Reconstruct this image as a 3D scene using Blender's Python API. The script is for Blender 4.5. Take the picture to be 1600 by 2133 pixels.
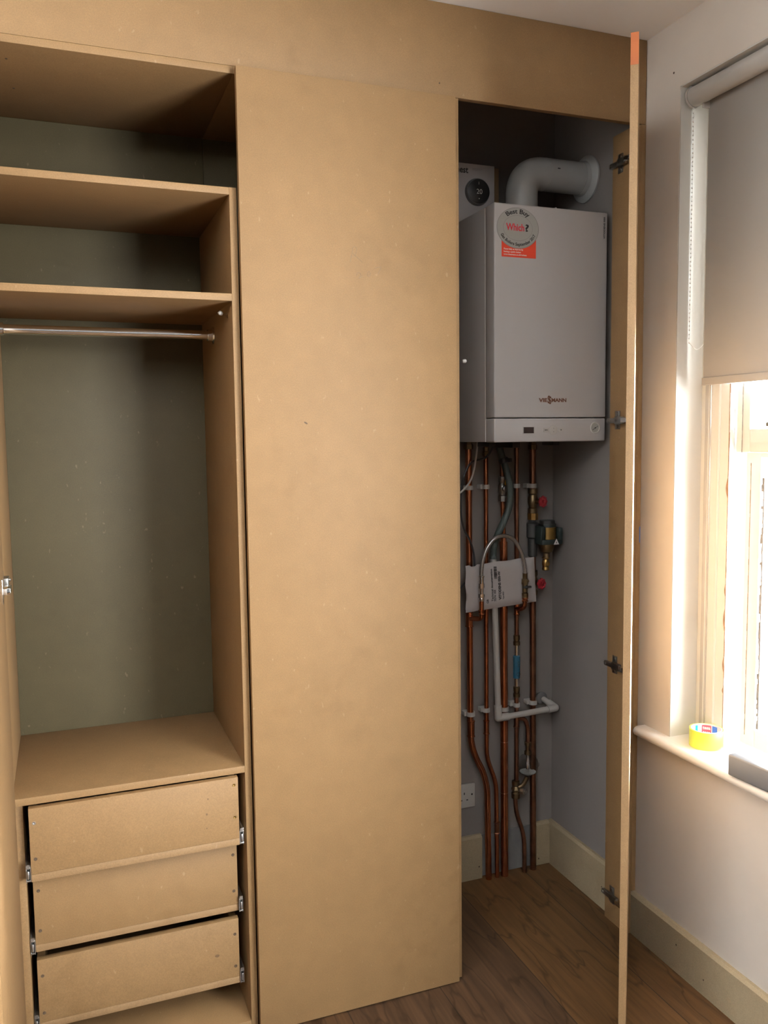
import bpy, bmesh, math, random
from mathutils import Vector, Matrix
random.seed(7)
SC = bpy.context.scene
COL = SC.collection
for _o in list(bpy.data.objects):
    bpy.data.objects.remove(_o)

# ------------------------------------------------------------------ camera
CAM_H = 1.5847
_cd = bpy.data.cameras.new('camera'); cam = bpy.data.objects.new('camera', _cd); COL.objects.link(cam)
_yaw, _pit, _rol = -0.36210754, -0.08790645, 0.01213751
_R = Matrix.Rotation(_yaw, 3, 'Z') @ Matrix.Rotation(_pit, 3, 'X') @ Matrix.Rotation(_rol, 3, 'Y')
_r, _f, _u = _R.col[0], _R.col[1], _R.col[2]
cam.matrix_world = Matrix(((_r[0], _u[0], -_f[0], 0), (_r[1], _u[1], -_f[1], 0), (_r[2], _u[2], -_f[2], CAM_H), (0, 0, 0, 1)))
_cd.sensor_fit = 'VERTICAL'; _cd.sensor_height = 36.0
_cd.lens = 1773.13 * 36.0 / 2133.0
_cd.clip_start = 0.02; _cd.clip_end = 200
SC.camera = cam

# ------------------------------------------------------------------ light
SKY_STRENGTH = 64.0; ZENITH_STRENGTH = 18.0; GROUND_STRENGTH = 40.0; LOBE_STRENGTH = 1550.0   # pale sky, street below, added bright lobe that lights the window side
w = bpy.data.worlds.new('sky'); SC.world = w; w.use_nodes = True
_wn, _wl = w.node_tree.nodes, w.node_tree.links
_bg = _wn['Background']
_tc = _wn.new('ShaderNodeTexCoord'); _sx = _wn.new('ShaderNodeSeparateXYZ'); _wl.new(_tc.outputs['Generated'], _sx.inputs[0])
_mr = _wn.new('ShaderNodeMapRange'); _mr.interpolation_type = 'SMOOTHSTEP'
_mr.inputs['From Min'].default_value = -0.12; _mr.inputs['From Max'].default_value = 0.05
_mr.inputs['To Min'].default_value = GROUND_STRENGTH; _mr.inputs['To Max'].default_value = SKY_STRENGTH
_wl.new(_sx.outputs['Z'], _mr.inputs['Value'])
_dt = _wn.new('ShaderNodeVectorMath'); _dt.operation = 'DOT_PRODUCT'; _dt.inputs[1].default_value = Vector((0.965, -0.25, -0.08)).normalized()
_wl.new(_tc.outputs['Generated'], _dt.inputs[0])
_lb = _wn.new('ShaderNodeMapRange'); _lb.interpolation_type = 'SMOOTHSTEP'
_lb.inputs['From Min'].default_value = math.cos(math.radians(24)); _lb.inputs['From Max'].default_value = math.cos(math.radians(9))
_lb.inputs['To Min'].default_value = 0.0; _lb.inputs['To Max'].default_value = LOBE_STRENGTH
_wl.new(_dt.outputs['Value'], _lb.inputs['Value'])
_zn = _wn.new('ShaderNodeMapRange'); _zn.inputs['From Min'].default_value = 0.05; _zn.inputs['From Max'].default_value = 0.55
_zn.inputs['To Min'].default_value = 1.0; _zn.inputs['To Max'].default_value = ZENITH_STRENGTH / SKY_STRENGTH
_wl.new(_sx.outputs['Z'], _zn.inputs['Value'])
_ml = _wn.new('ShaderNodeMath'); _ml.operation = 'MULTIPLY'; _wl.new(_mr.outputs[0], _ml.inputs[0]); _wl.new(_zn.outputs[0], _ml.inputs[1])
_ad = _wn.new('ShaderNodeMath'); _wl.new(_ml.outputs[0], _ad.inputs[0]); _wl.new(_lb.outputs[0], _ad.inputs[1])
_wl.new(_ad.outputs[0], _bg.inputs[1])
_bg.inputs[0].default_value = (0.93, 0.975, 1.0, 1)


def portal(name, loc, sx, sy, rot):
    l = bpy.data.lights.new(name, 'AREA'); l.shape = 'RECTANGLE'; l.size = sx; l.size_y = sy
    l.cycles.is_portal = True
    o = bpy.data.objects.new(name, l); COL.objects.link(o); o.location = loc; o.rotation_euler = rot
    return o


WIN_Y0, WIN_Y1, WIN_Z0, WIN_Z1 = 1.46, 2.0, 0.69, 2.545     # the window beside the wardrobe
WB_Y0, WB_Y1, WB_Z0, WB_Z1 = -1.80, 0.30, 0.60, 2.47                                    # its neighbour further along the same wall, behind the camera
# area lights point along their local -Z
portal('daylight_portal', (1.87, (WIN_Y0 + WIN_Y1) / 2, (WIN_Z0 + WIN_Z1) / 2), WIN_Z1 - WIN_Z0, WIN_Y1 - WIN_Y0, (0, math.radians(90), 0))
portal('daylight_portal_rear', (1.80, (WB_Y0 + WB_Y1) / 2, (WB_Z0 + WB_Z1) / 2), WB_Z1 - WB_Z0, WB_Y1 - WB_Y0, (0, math.radians(90), 0))
SC.view_settings.view_transform = 'Standard'
SC.view_settings.look = 'None'
SC.view_settings.exposure = 0.08
SC.view_settings.gamma = 1.0
SC.view_settings.use_curve_mapping = False
SC.cycles.use_denoising = True
SC.cycles.max_bounces = 12; SC.cycles.diffuse_bounces = 8; SC.cycles.transparent_max_bounces = 16
SC.cycles.sample_clamp_indirect = 6.0


# ------------------------------------------------------------------ materials
def _mat(name):
    m = bpy.data.materials.new(name); m.use_nodes = True
    nt = m.node_tree; return m, nt, nt.nodes, nt.links, nt.nodes['Principled BSDF']


def plain(name, col, rough=0.5, metal=0.0, noise=0.0, nscale=40.0, bump=0.0, bscale=200.0, spec=None, alpha=None, trans=0.0, ior=1.45, coat=0.0):
    m, nt, N, L, P = _mat(name)
    P.inputs['Base Color'].default_value = (*col, 1); P.inputs['Roughness'].default_value = rough
    P.inputs['Metallic'].default_value = metal
    if spec is not None: P.inputs['Specular IOR Level'].default_value = spec
    if trans: P.inputs['Transmission Weight'].default_value = trans; P.inputs['IOR'].default_value = ior
    if coat: P.inputs['Coat Weight'].default_value = coat
    tc = N.new('ShaderNodeTexCoord')
    if noise:
        n = N.new('ShaderNodeTexNoise'); n.inputs['Scale'].default_value = nscale; n.inputs['Detail'].default_value = 5
        L.new(tc.outputs['Object'], n.inputs['Vector'])
        r = N.new('ShaderNodeValToRGB')
        r.color_ramp.elements[0].color = (*[c * (1 - noise) for c in col], 1)
        r.color_ramp.elements[1].color = (*[min(1, c * (1 + noise)) for c in col], 1)
        r.color_ramp.elements[0].position = 0.3; r.color_ramp.elements[1].position = 0.7
        L.new(n.outputs['Fac'], r.inputs['Fac']); L.new(r.outputs['Color'], P.inputs['Base Color'])
    if bump:
        n2 = N.new('ShaderNodeTexNoise'); n2.inputs['Scale'].default_value = bscale; n2.inputs['Detail'].default_value = 3
        L.new(tc.outputs['Object'], n2.inputs['Vector'])
        b = N.new('ShaderNodeBump'); b.inputs['Strength'].default_value = bump; b.inputs['Distance'].default_value = 0.002
        L.new(n2.outputs['Fac'], b.inputs['Height']); L.new(b.outputs['Normal'], P.inputs['Normal'])
    return m


def mdf(name, col, edge=0.0, rough=0.62):
    """fibreboard: broad soft blotches, fine fibre speckle and a few pale flecks"""
    m, nt, N, L, P = _mat(name)
    P.inputs['Roughness'].default_value = rough; P.inputs['Specular IOR Level'].default_value = 0.35
    g = N.new('ShaderNodeNewGeometry')
    def noise(scale, detail, vec=None):
        n = N.new('ShaderNodeTexNoise'); n.inputs['Scale'].default_value = scale; n.inputs['Detail'].default_value = detail
        L.new(vec or g.outputs['Position'], n.inputs['Vector']); return n.outputs['Fac']
    def ramp(fac, p0, c0, p1, c1):
        r = N.new('ShaderNodeValToRGB'); e = r.color_ramp.elements
        e[0].position = p0; e[0].color = (*c0, 1); e[1].position = p1; e[1].color = (*c1, 1)
        L.new(fac, r.inputs['Fac']); return r.outputs['Color']
    def mix(kind, fac, a, b):
        x = N.new('ShaderNodeMix'); x.data_type = 'RGBA'; x.blend_type = kind
        x.inputs[0].default_value = fac
        L.new(a, x.inputs[6]); L.new(b, x.inputs[7]); return x.outputs[2]
    sc = lambda k: tuple(min(1, c * k) for c in col)
    base = ramp(noise(3.2, 3), 0.3, sc(0.95), 0.7, sc(1.05))
    blot = ramp(noise(22, 4), 0.3, (0.965,) * 3, 0.7, (1.03,) * 3)
    fine = ramp(noise(420, 2), 0.35, (0.90,) * 3, 0.65, (1.08,) * 3)
    c = mix('MULTIPLY', 1.0, base, blot); c = mix('MULTIPLY', 1.0, c, fine)
    sm = mix('MULTIPLY', 1.0, ramp(noise(2.3, 2), 0.52, (0, 0, 0), 0.66, (1, 1, 1)), ramp(noise(17, 5), 0.50, (0, 0, 0), 0.72, (1, 1, 1)))
    bw = N.new('ShaderNodeRGBToBW'); L.new(sm, bw.inputs[0])
    c = mix('MULTIPLY', 1.0, c, ramp(bw.outputs[0], 0.0, (1, 1, 1), 1.0, (0.88, 0.86, 0.82)))
    mp = N.new('ShaderNodeMapping'); mp.inputs['Scale'].default_value = (1, 1, 0.55); mp.inputs['Rotation'].default_value = (0.4, 0.7, 0.5)
    L.new(g.outputs['Position'], mp.inputs['Vector'])
    fl = ramp(noise(95, 1, mp.outputs['Vector']), 0.735, (0, 0, 0), 0.80, (0.045, 0.038, 0.028))
    c = mix('ADD', 1.0, c, fl)
    L.new(c, P.inputs['Base Color'])
    b = N.new('ShaderNodeBump'); b.inputs['Strength'].default_value = 0.08; b.inputs['Distance'].default_value = 0.001
    L.new(noise(500, 2), b.inputs['Height']); L.new(b.outputs['Normal'], P.inputs['Normal'])
    return m


def glass_thin(name, tint=(1, 1, 1), gloss=0.08):
    m = bpy.data.materials.new(name); m.use_nodes = True; nt = m.node_tree; N = nt.nodes; L = nt.links
    N.remove(N['Principled BSDF'])
    t = N.new('ShaderNodeBsdfTransparent'); t.inputs[0].default_value = (*tint, 1)
    g = N.new('ShaderNodeBsdfGlossy'); g.inputs['Roughness'].default_value = 0.03
    x = N.new('ShaderNodeMixShader'); lw = N.new('ShaderNodeLayerWeight'); lw.inputs['Blend'].default_value = 0.5
    pw = N.new('ShaderNodeMath'); pw.operation = 'POWER'; pw.inputs[1].default_value = 5.0; L.new(lw.outputs['Facing'], pw.inputs[0])
    md_ = N.new('ShaderNodeMath'); md_.operation = 'MULTIPLY_ADD'; md_.inputs[1].default_value = 0.9; md_.inputs[2].default_value = 0.04
    L.new(pw.outputs[0], md_.inputs[0]); L.new(md_.outputs[0], x.inputs[0])
    L.new(t.outputs[0], x.inputs[1]); L.new(g.outputs[0], x.inputs[2])
    L.new(x.outputs[0], N['Material Output'].inputs['Surface'])
    return m


def floor_wood():
    m, nt, N, L, P = _mat('floor_wood')
    P.inputs['Roughness'].default_value = 0.5; P.inputs['Specular IOR Level'].default_value = 0.2
    g = N.new('ShaderNodeNewGeometry')
    # planks run along Y, 0.28 wide, joint at x = 1.24
    mp = N.new('ShaderNodeMapping'); mp.inputs['Location'].default_value = (0.0, -1.24 + 0.28 * 10, 0)
    mp.vector_type = 'POINT'; mp.inputs['Rotation'].default_value = (0, 0, math.radians(90))
    sep = N.new('ShaderNodeSeparateXYZ'); L.new(g.outputs['Position'], sep.inputs[0])
    cmb = N.new('ShaderNodeCombineXYZ')
    a1 = N.new('ShaderNodeMath'); a1.operation = 'ADD'; a1.inputs[1].default_value = 5.37
    a2 = N.new('ShaderNodeMath'); a2.operation = 'ADD'; a2.inputs[1].default_value = -1.24 + 0.28 * 12
    L.new(sep.outputs['Y'], a1.inputs[0]); L.new(sep.outputs['X'], a2.inputs[0])
    L.new(a1.outputs[0], cmb.inputs['X']); L.new(a2.outputs[0], cmb.inputs['Y'])
    br = N.new('ShaderNodeTexBrick'); br.offset = 0.37; br.offset_frequency = 2
    br.inputs['Scale'].default_value = 1.0; br.inputs['Brick Width'].default_value = 4.0; br.inputs['Row Height'].default_value = 0.28
    br.inputs['Mortar Size'].default_value = 0.0016; br.inputs['Mortar Smooth'].default_value = 0.1; br.inputs['Bias'].default_value = 0.0
    br.inputs['Color1'].default_value = (0.100, 0.050, 0.017, 1); br.inputs['Color2'].default_value = (0.048, 0.028, 0.017, 1)
    br.inputs['Mortar'].default_value = (0.02, 0.012, 0.008, 1)
    L.new(cmb.outputs[0], br.inputs['Vector'])
    mg = N.new('ShaderNodeMapping'); mg.inputs['Scale'].default_value = (26, 1.5, 1)
    L.new(g.outputs['Position'], mg.inputs['Vector'])
    n = N.new('ShaderNodeTexNoise'); n.inputs['Scale'].default_value = 1.6; n.inputs['Detail'].default_value = 8; n.inputs['Distortion'].default_value = 0.9
    L.new(mg.outputs[0], n.inputs['Vector'])
    r = N.new('ShaderNodeValToRGB'); e = r.color_ramp.elements
    e[0].position = 0.28; e[0].color = (0.5, 0.47, 0.45, 1); e[1].position = 0.72; e[1].color = (1.3, 1.25, 1.2, 1)
    L.new(n.outputs['Fac'], r.inputs['Fac'])
    x = N.new('ShaderNodeMix'); x.data_type = 'RGBA'; x.blend_type = 'MULTIPLY'; x.inputs[0].default_value = 0.85
    L.new(br.outputs['Color'], x.inputs[6]); L.new(r.outputs['Color'], x.inputs[7])
    # knots and long splits
    mk = N.new('ShaderNodeMapping'); mk.inputs['Scale'].default_value = (5.0, 1.1, 1)
    L.new(g.outputs['Position'], mk.inputs['Vector'])
    k = N.new('ShaderNodeTexNoise'); k.inputs['Scale'].default_value = 2.2; k.inputs['Detail'].default_value = 3
    L.new(mk.outputs[0], k.inputs['Vector'])
    ab = N.new('ShaderNodeMath'); ab.operation = 'SUBTRACT'; ab.inputs[1].default_value = 0.5; L.new(k.outputs['Fac'], ab.inputs[0])
    ab2 = N.new('ShaderNodeMath'); ab2.operation = 'ABSOLUTE'; L.new(ab.outputs[0], ab2.inputs[0])
    kr = N.new('ShaderNodeValToRGB'); ke = kr.color_ramp.elements
    ke[0].position = 0.0; ke[0].color = (0.45, 0.42, 0.4, 1); ke[1].position = 0.022; ke[1].color = (1, 1, 1, 1)
    L.new(ab2.outputs[0], kr.inputs['Fac'])
    y = N.new('ShaderNodeMix'); y.data_type = 'RGBA'; y.blend_type = 'MULTIPLY'; y.inputs[0].default_value = 0.8
    L.new(x.outputs[2], y.inputs[6]); L.new(kr.outputs['Color'], y.inputs[7])
    L.new(y.outputs[2], P.inputs['Base Color'])
    b = N.new('ShaderNodeBump'); b.inputs['Strength'].default_value = 0.15; b.inputs['Distance'].default_value = 0.002
    L.new(n.outputs['Fac'], b.inputs['Height']); L.new(b.outputs['Normal'], P.inputs['Normal'])
    return m


def fabric_mat(name, col):
    m, nt, N, L, P = _mat(name)
    P.inputs['Base Color'].default_value = (*col, 1); P.inputs['Roughness'].default_value = 0.9
    g = N.new('ShaderNodeNewGeometry')
    n = N.new('ShaderNodeTexNoise'); n.inputs['Scale'].default_value = 900; L.new(g.outputs['Position'], n.inputs['Vector'])
    b = N.new('ShaderNodeBump'); b.inputs['Strength'].default_value = 0.15; b.inputs['Distance'].default_value = 0.0006
    L.new(n.outputs['Fac'], b.inputs['Height']); L.new(b.outputs['Normal'], P.inputs['Normal'])
    return m


def braid_mat():
    m, nt, N, L, P = _mat('steel_braid')
    P.inputs['Metallic'].default_value = 0.9; P.inputs['Roughness'].default_value = 0.35
    g = N.new('ShaderNodeNewGeometry')
    v = N.new('ShaderNodeTexVoronoi'); v.inputs['Scale'].default_value = 620; L.new(g.outputs['Position'], v.inputs['Vector'])
    r = N.new('ShaderNodeValToRGB'); r.color_ramp.elements[0].color = (0.62, 0.6, 0.57, 1); r.color_ramp.elements[1].color = (0.25, 0.24, 0.23, 1)
    L.new(v.outputs['Distance'], r.inputs['Fac']); L.new(r.outputs['Color'], P.inputs['Base Color'])
    return m


M = {}
M['mdf'] = mdf('bare_fibreboard', (0.230, 0.134, 0.057))
M['mdf_edge'] = mdf('fibreboard_cut_edge', (0.248, 0.150, 0.071))
M['mdf_green'] = mdf('moisture_resistant_fibreboard', (0.063, 0.049, 0.0225))
M['mdf_cream'] = mdf('primed_board', (0.31, 0.245, 0.155))
M['wall'] = plain('wall_paint', (0.70, 0.645, 0.58), 0.75, noise=0.03, nscale=6, bump=0.12, bscale=60)
M['wall_low_bounce'] = plain('wall_darkened', (0.06, 0.06, 0.06), 0.8, noise=0.03, nscale=6)  # unseen walls, colour darkened to cut light bounced into the cupboards
M['cup_wall'] = plain('plaster_white_shaded', (0.172, 0.152, 0.138), 0.8, noise=0.04, nscale=5, bump=0.2, bscale=40)  # white plaster with the cupboard's shade put into the colour
M['ceiling'] = plain('ceiling_paint', (0.90, 0.89, 0.88), 0.85, noise=0.015, nscale=4)
M['white_gloss'] = plain('white_gloss_paint', (0.86, 0.84, 0.80), 0.3, noise=0.02, nscale=8, bump=0.05, bscale=30)
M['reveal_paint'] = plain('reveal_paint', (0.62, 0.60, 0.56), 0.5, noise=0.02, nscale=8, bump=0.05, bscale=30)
M['cream_gloss'] = plain('cream_window_paint', (0.84, 0.82, 0.76), 0.4, noise=0.02, nscale=8)
M['floor'] = floor_wood()
M['boiler'] = plain('boiler_enamel', (0.485, 0.465, 0.455), 0.35, noise=0.01, nscale=3)
M['boiler_panel'] = plain('boiler_panel_plastic', (0.475, 0.455, 0.445), 0.4, noise=0.01, nscale=3)
M['white_plastic'] = plain('white_plastic', (0.46, 0.44, 0.41), 0.4, noise=0.02, nscale=20)
M['flue'] = plain('flue_white', (0.33, 0.325, 0.31), 0.35, noise=0.01, nscale=5)
M['copper'] = plain('copper', (0.52, 0.20, 0.10), 0.26, 1.0, noise=0.22, nscale=30)
M['copper_dull'] = plain('tarnished_copper', (0.24, 0.115, 0.070), 0.36, 1.0, noise=0.25, nscale=24)
M['brass'] = plain('brass', (0.36, 0.23, 0.08), 0.35, 1.0, noise=0.15, nscale=40)
M['brass_dull'] = plain('dull_brass', (0.17, 0.12, 0.065), 0.45, 1.0, noise=0.2, nscale=40)
M['chrome'] = plain('chrome', (0.88, 0.88, 0.87), 0.09, 1.0, noise=0.03, nscale=20)
M['steel'] = plain('zinc_steel', (0.60, 0.60, 0.59), 0.35, 1.0, noise=0.1, nscale=60)
M['dark_metal'] = plain('dark_metal', (0.028, 0.027, 0.026), 0.5, 0.3, noise=0.1, nscale=40)
M['hinge'] = plain('hinge_nickel', (0.34, 0.33, 0.31), 0.35, 1.0, noise=0.1, nscale=60)
M['black'] = plain('black_plastic', (0.018, 0.018, 0.02), 0.4, noise=0.1, nscale=30)
M['black_gloss'] = plain('black_glass', (0.012, 0.012, 0.013), 0.4, noise=0.05, nscale=20)
M['dial_ring'] = plain('dial_ring_grey', (0.16, 0.16, 0.16), 0.35, 0.4, noise=0.05, nscale=20)
M['display'] = plain('display_window', (0.035, 0.024, 0.022), 0.25, noise=0.05, nscale=20)
M['green_plastic'] = plain('dark_green_plastic', (0.006, 0.012, 0.011), 0.6, noise=0.1, nscale=30)
M['hose_green'] = plain('grey_green_hose', (0.038, 0.050, 0.045), 0.55, noise=0.08, nscale=60)
M['red'] = plain('red_plastic', (0.27, 0.014, 0.02), 0.4, noise=0.06, nscale=40)
M['red_print'] = plain('red_print', (0.80, 0.075, 0.035), 0.5, noise=0.02, nscale=40)
M['red_ink'] = plain('red_ink', (0.66, 0.035, 0.05), 0.5, noise=0.02, nscale=40)
M['sticker'] = plain('sticker_grey_white', (0.38, 0.375, 0.345), 0.45, noise=0.02, nscale=20)
M['ink'] = plain('black_ink', (0.02, 0.018, 0.018), 0.6, noise=0.05, nscale=40)
M['ink_soft'] = plain('grey_ink', (0.30, 0.28, 0.27), 0.6, noise=0.05, nscale=40)
M['logo'] = plain('brown_red_print', (0.13, 0.052, 0.028), 0.45, noise=0.05, nscale=40)
M['paper'] = plain('white_paper', (0.44, 0.41, 0.40), 0.65, noise=0.03, nscale=12, bump=0.15, bscale=35)
M['card'] = plain('brown_card', (0.32, 0.21, 0.11), 0.7, noise=0.08, nscale=20)
M['orange'] = plain('orange_tape', (0.33, 0.078, 0.009), 0.5, noise=0.1, nscale=15)
M['blue'] = plain('blue_tape', (0.05, 0.13, 0.42), 0.5, noise=0.1, nscale=40)
M['sleeve_blue'] = plain('blue_sleeve', (0.016, 0.075, 0.12), 0.35, noise=0.06, nscale=40)
M['yellow'] = plain('yellow_tape', (0.74, 0.86, 0.10), 0.35, noise=0.03, nscale=20)
M['yellow_lever'] = plain('yellow_lever', (0.75, 0.42, 0.03), 0.4, noise=0.05, nscale=40)
M['tape_core'] = plain('tape_core_paper', (0.85, 0.84, 0.82), 0.6, noise=0.02, nscale=40)
M['core_red'] = plain('core_red', (0.80, 0.10, 0.14), 0.55, noise=0.03, nscale=40)
M['core_blue'] = plain('core_blue', (0.0, 0.42, 0.74), 0.55, noise=0.03, nscale=40)
M['core_navy'] = plain('core_navy', (0.03, 0.12, 0.45), 0.55, noise=0.03, nscale=40)
M['bar_grey'] = plain('blue_grey_plastic', (0.062, 0.069, 0.083), 0.5, noise=0.04, nscale=30)
M['blind'] = fabric_mat('blind_fabric', (0.29, 0.27, 0.25))
M['braid'] = braid_mat()
M['clear'] = plain('clear_plastic', (0.92, 0.93, 0.92), 0.05, trans=1.0, ior=1.35)
M['pane'] = glass_thin('window_glass')
M['dome'] = glass_thin('clear_bowl', (0.86, 0.88, 0.88))
M['beads_white'] = plain('scale_crystals', (0.62, 0.62, 0.6), 0.5, noise=0.25, nscale=300, bump=0.6, bscale=350)
M['white_ink'] = plain('white_ink', (0.9, 0.9, 0.9), 0.5, noise=0.02, nscale=40)
M['screen_digits'] = plain('display_digits', (0.75, 0.76, 0.75), 0.5, noise=0.02, nscale=40)
M['pencil'] = plain('pencil', (0.20, 0.135, 0.08), 0.6, noise=0.1, nscale=200)
M['hole'] = plain('screw_hole_dark', (0.07, 0.042, 0.022), 0.8, noise=0.2, nscale=300)
M['filler'] = plain('wood_filler', (0.33, 0.25, 0.15), 0.7, noise=0.1, nscale=100)
M['filled_dark'] = plain('filled_hole_brown', (0.12, 0.066, 0.028), 0.7, noise=0.1, nscale=100)
M['old_grey'] = plain('weathered_putty_grey', (0.10, 0.10, 0.105), 0.85, noise=0.3, nscale=80)
M['concrete'] = plain('bare_plaster', (0.13, 0.125, 0.12), 0.9, noise=0.15, nscale=20, bump=0.3, bscale=60)
M['putty'] = plain('old_putty_brown', (0.16, 0.095, 0.06), 0.85, noise=0.3, nscale=80)


# ------------------------------------------------------------------ mesh helpers
class MB:
    def __init__(s): s.bm = bmesh.new()

    def _faces(s, vs, faces):
        bv = [s.bm.verts.new(v) for v in vs]
        for f in faces:
            try: s.bm.faces.new([bv[i] for i in f])
            except ValueError: pass
        return bv

    def box(s, x0, x1, y0, y1, z0, z1, bev=0.0, mat=None, seg=2):
        t = bmesh.new()
        bmesh.ops.create_cube(t, size=1)
        for v in t.verts:
            v.co = Vector(((x0 + x1) / 2 + v.co.x * (x1 - x0), (y0 + y1) / 2 + v.co.y * (y1 - y0), (z0 + z1) / 2 + v.co.z * (z1 - z0)))
        if bev: bmesh.ops.bevel(t, geom=list(t.edges), offset=bev, segments=seg, profile=0.5, affect='EDGES')
        if mat is not None: bmesh.ops.transform(t, matrix=mat, verts=t.verts)
        s.add(t); return s

    def add(s, t):
        me = bpy.data.meshes.new('t'); t.to_mesh(me); t.free(); s.bm.from_mesh(me); bpy.data.meshes.remove(me)

    def lathe(s, prof, p0, axis, seg=24, cap=True):
        """profile [(radius, height)] spun about axis from p0"""
        p0 = Vector(p0); a = Vector(axis).normalized()
        u = a.orthogonal().normalized(); v = a.cross(u)
        rings = []
        for r, h in prof:
            rings.append([s.bm.verts.new(p0 + a * h + (u * math.cos(2 * math.pi * k / seg) + v * math.sin(2 * math.pi * k / seg)) * max(r, 1e-5)) for k in range(seg)])
        for A, B in zip(rings, rings[1:]):
            for k in range(seg):
                s.bm.faces.new((A[k], A[(k + 1) % seg], B[(k + 1) % seg], B[k]))
        if cap:
            s.bm.faces.new(list(reversed(rings[0]))); s.bm.faces.new(rings[-1])
        return s

    def cyl(s, p0, p1, r, r1=None, seg=24):
        p0 = Vector(p0); p1 = Vector(p1); d = p1 - p0
        return s.lathe([(r, 0), (r if r1 is None else r1, d.length)], p0, d, seg)

    def tube(s, pts, r, seg=16, sub=6, smooth=True, squash=None):
        pts = [Vector(p) for p in pts]
        if smooth and len(pts) > 2:
            P = [pts[0] * 2 - pts[1]] + pts + [pts[-1] * 2 - pts[-2]]
            out = []
            for i in range(1, len(P) - 2):
                a, b, c, d = P[i - 1], P[i], P[i + 1], P[i + 2]
                for k in range(sub):
                    t = k / sub
                    out.append(0.5 * ((2 * b) + (c - a) * t + (2 * a - 5 * b + 4 * c - d) * t * t + (3 * b - a - 3 * c + d) * t ** 3))
            out.append(pts[-1]); pts = out
        rr = r if callable(r) else (lambda t: r)
        n = len(pts); nrm = None; rings = []
        for i, p in enumerate(pts):
            t = (pts[min(i + 1, n - 1)] - pts[max(i - 1, 0)]).normalized()
            if nrm is None: nrm = t.orthogonal().normalized()
            else: nrm = (nrm - t * nrm.dot(t)).normalized()
            b = t.cross(nrm); R = rr(i / (n - 1))
            rings.append([s.bm.verts.new(p + (nrm * math.cos(2 * math.pi * k / seg) + b * math.sin(2 * math.pi * k / seg)) * R) for k in range(seg)])
        for A, B in zip(rings, rings[1:]):
            for k in range(seg): s.bm.faces.new((A[k], A[(k + 1) % seg], B[(k + 1) % seg], B[k]))
        s.bm.faces.new(list(reversed(rings[0]))); s.bm.faces.new(rings[-1])
        return s

    def bent(s, pts, r, bend=0.04, seg=20, n=8):
        """pipe along straight runs with rounded bends"""
        pts = [Vector(p) for p in pts]; out = [pts[0]]
        for a, b, c in zip(pts, pts[1:], pts[2:]):
            d0 = (a - b); d1 = (c - b); k = min(bend, d0.length * 0.49, d1.length * 0.49)
            A = b + d0.normalized() * k; Bq = b + d1.normalized() * k
            for i in range(n + 1):
                t = i / n; out.append((1 - t) ** 2 * A + 2 * t * (1 - t) * b + t * t * Bq)
        out.append(pts[-1])
        return s.tube(out, r, seg, smooth=False)

    def sphere(s, c, r, seg=20, scale=(1, 1, 1)):
        t = bmesh.new(); bmesh.ops.create_uvsphere(t, u_segments=seg, v_segments=max(6, seg // 2), radius=r)
        for v in t.verts: v.co = Vector((v.co.x * scale[0] + c[0], v.co.y * scale[1] + c[1], v.co.z * scale[2] + c[2]))
        s.add(t); return s

    def torus(s, c, R, r, axis, seg=32, ms=10):
        a = Vector(axis).normalized(); u = a.orthogonal().normalized(); v = a.cross(u); c = Vector(c)
        rings = []
        for i in range(seg):
            d = u * math.cos(2 * math.pi * i / seg) + v * math.sin(2 * math.pi * i / seg)
            rings.append([s.bm.verts.new(c + d * (R + r * math.cos(2 * math.pi * k / ms)) + a * r * math.sin(2 * math.pi * k / ms)) for k in range(ms)])
        for i in range(seg):
            A, B = rings[i], rings[(i + 1) % seg]
            for k in range(ms): s.bm.faces.new((A[k], B[k], B[(k + 1) % ms], A[(k + 1) % ms]))
        return s

    def prism(s, pts, d):
        """flat polygon (3D points) extruded by vector d"""
        pts = [Vector(p) for p in pts]; d = Vector(d); n = len(pts)
        A = [s.bm.verts.new(p) for p in pts]; B = [s.bm.verts.new(p + d) for p in pts]
        s.bm.faces.new(A); s.bm.faces.new(list(reversed(B)))
        for i in range(n): s.bm.faces.new((A[i], B[i], B[(i + 1) % n], A[(i + 1) % n]))
        return s

    def build(s, name, mat, parent=None, loc=None, angle=38):
        bm = s.bm
        bmesh.ops.recalc_face_normals(bm, faces=bm.faces)
        off = Vector((0, 0, 0))
        if parent is not None:
            q = parent
            while q is not None: off += q.location; q = q.parent
        elif loc is not None: off = Vector(loc)
        bmesh.ops.translate(bm, vec=-off, verts=bm.verts)
        for e in bm.edges:
            e.smooth = not (len(e.link_faces) == 2 and e.calc_face_angle(0) > math.radians(angle))
        for f in bm.faces: f.smooth = True
        me = bpy.data.meshes.new(name); bm.to_mesh(me); bm.free()
        me.materials.append(M[mat] if isinstance(mat, str) else mat)
        o = bpy.data.objects.new(name, me); COL.objects.link(o)
        if parent is not None: o.parent = parent
        elif loc is not None: o.location = loc
        return o


def thing(name, label, cat, loc, group=None):
    o = bpy.data.objects.new(name, None); COL.objects.link(o); o.location = loc
    o.empty_display_size = 0.05
    o['label'] = label; o['category'] = cat
    if group: o['group'] = group
    return o


def tag(o, label, cat, group=None):
    o['label'] = label; o['category'] = cat
    if group: o['group'] = group
    return o


def struct(o): o['kind'] = 'structure'; return o


def sempty(name, loc):
    o = bpy.data.objects.new(name, None); COL.objects.link(o); o.location = loc; o['kind'] = 'structure'; return o


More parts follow.
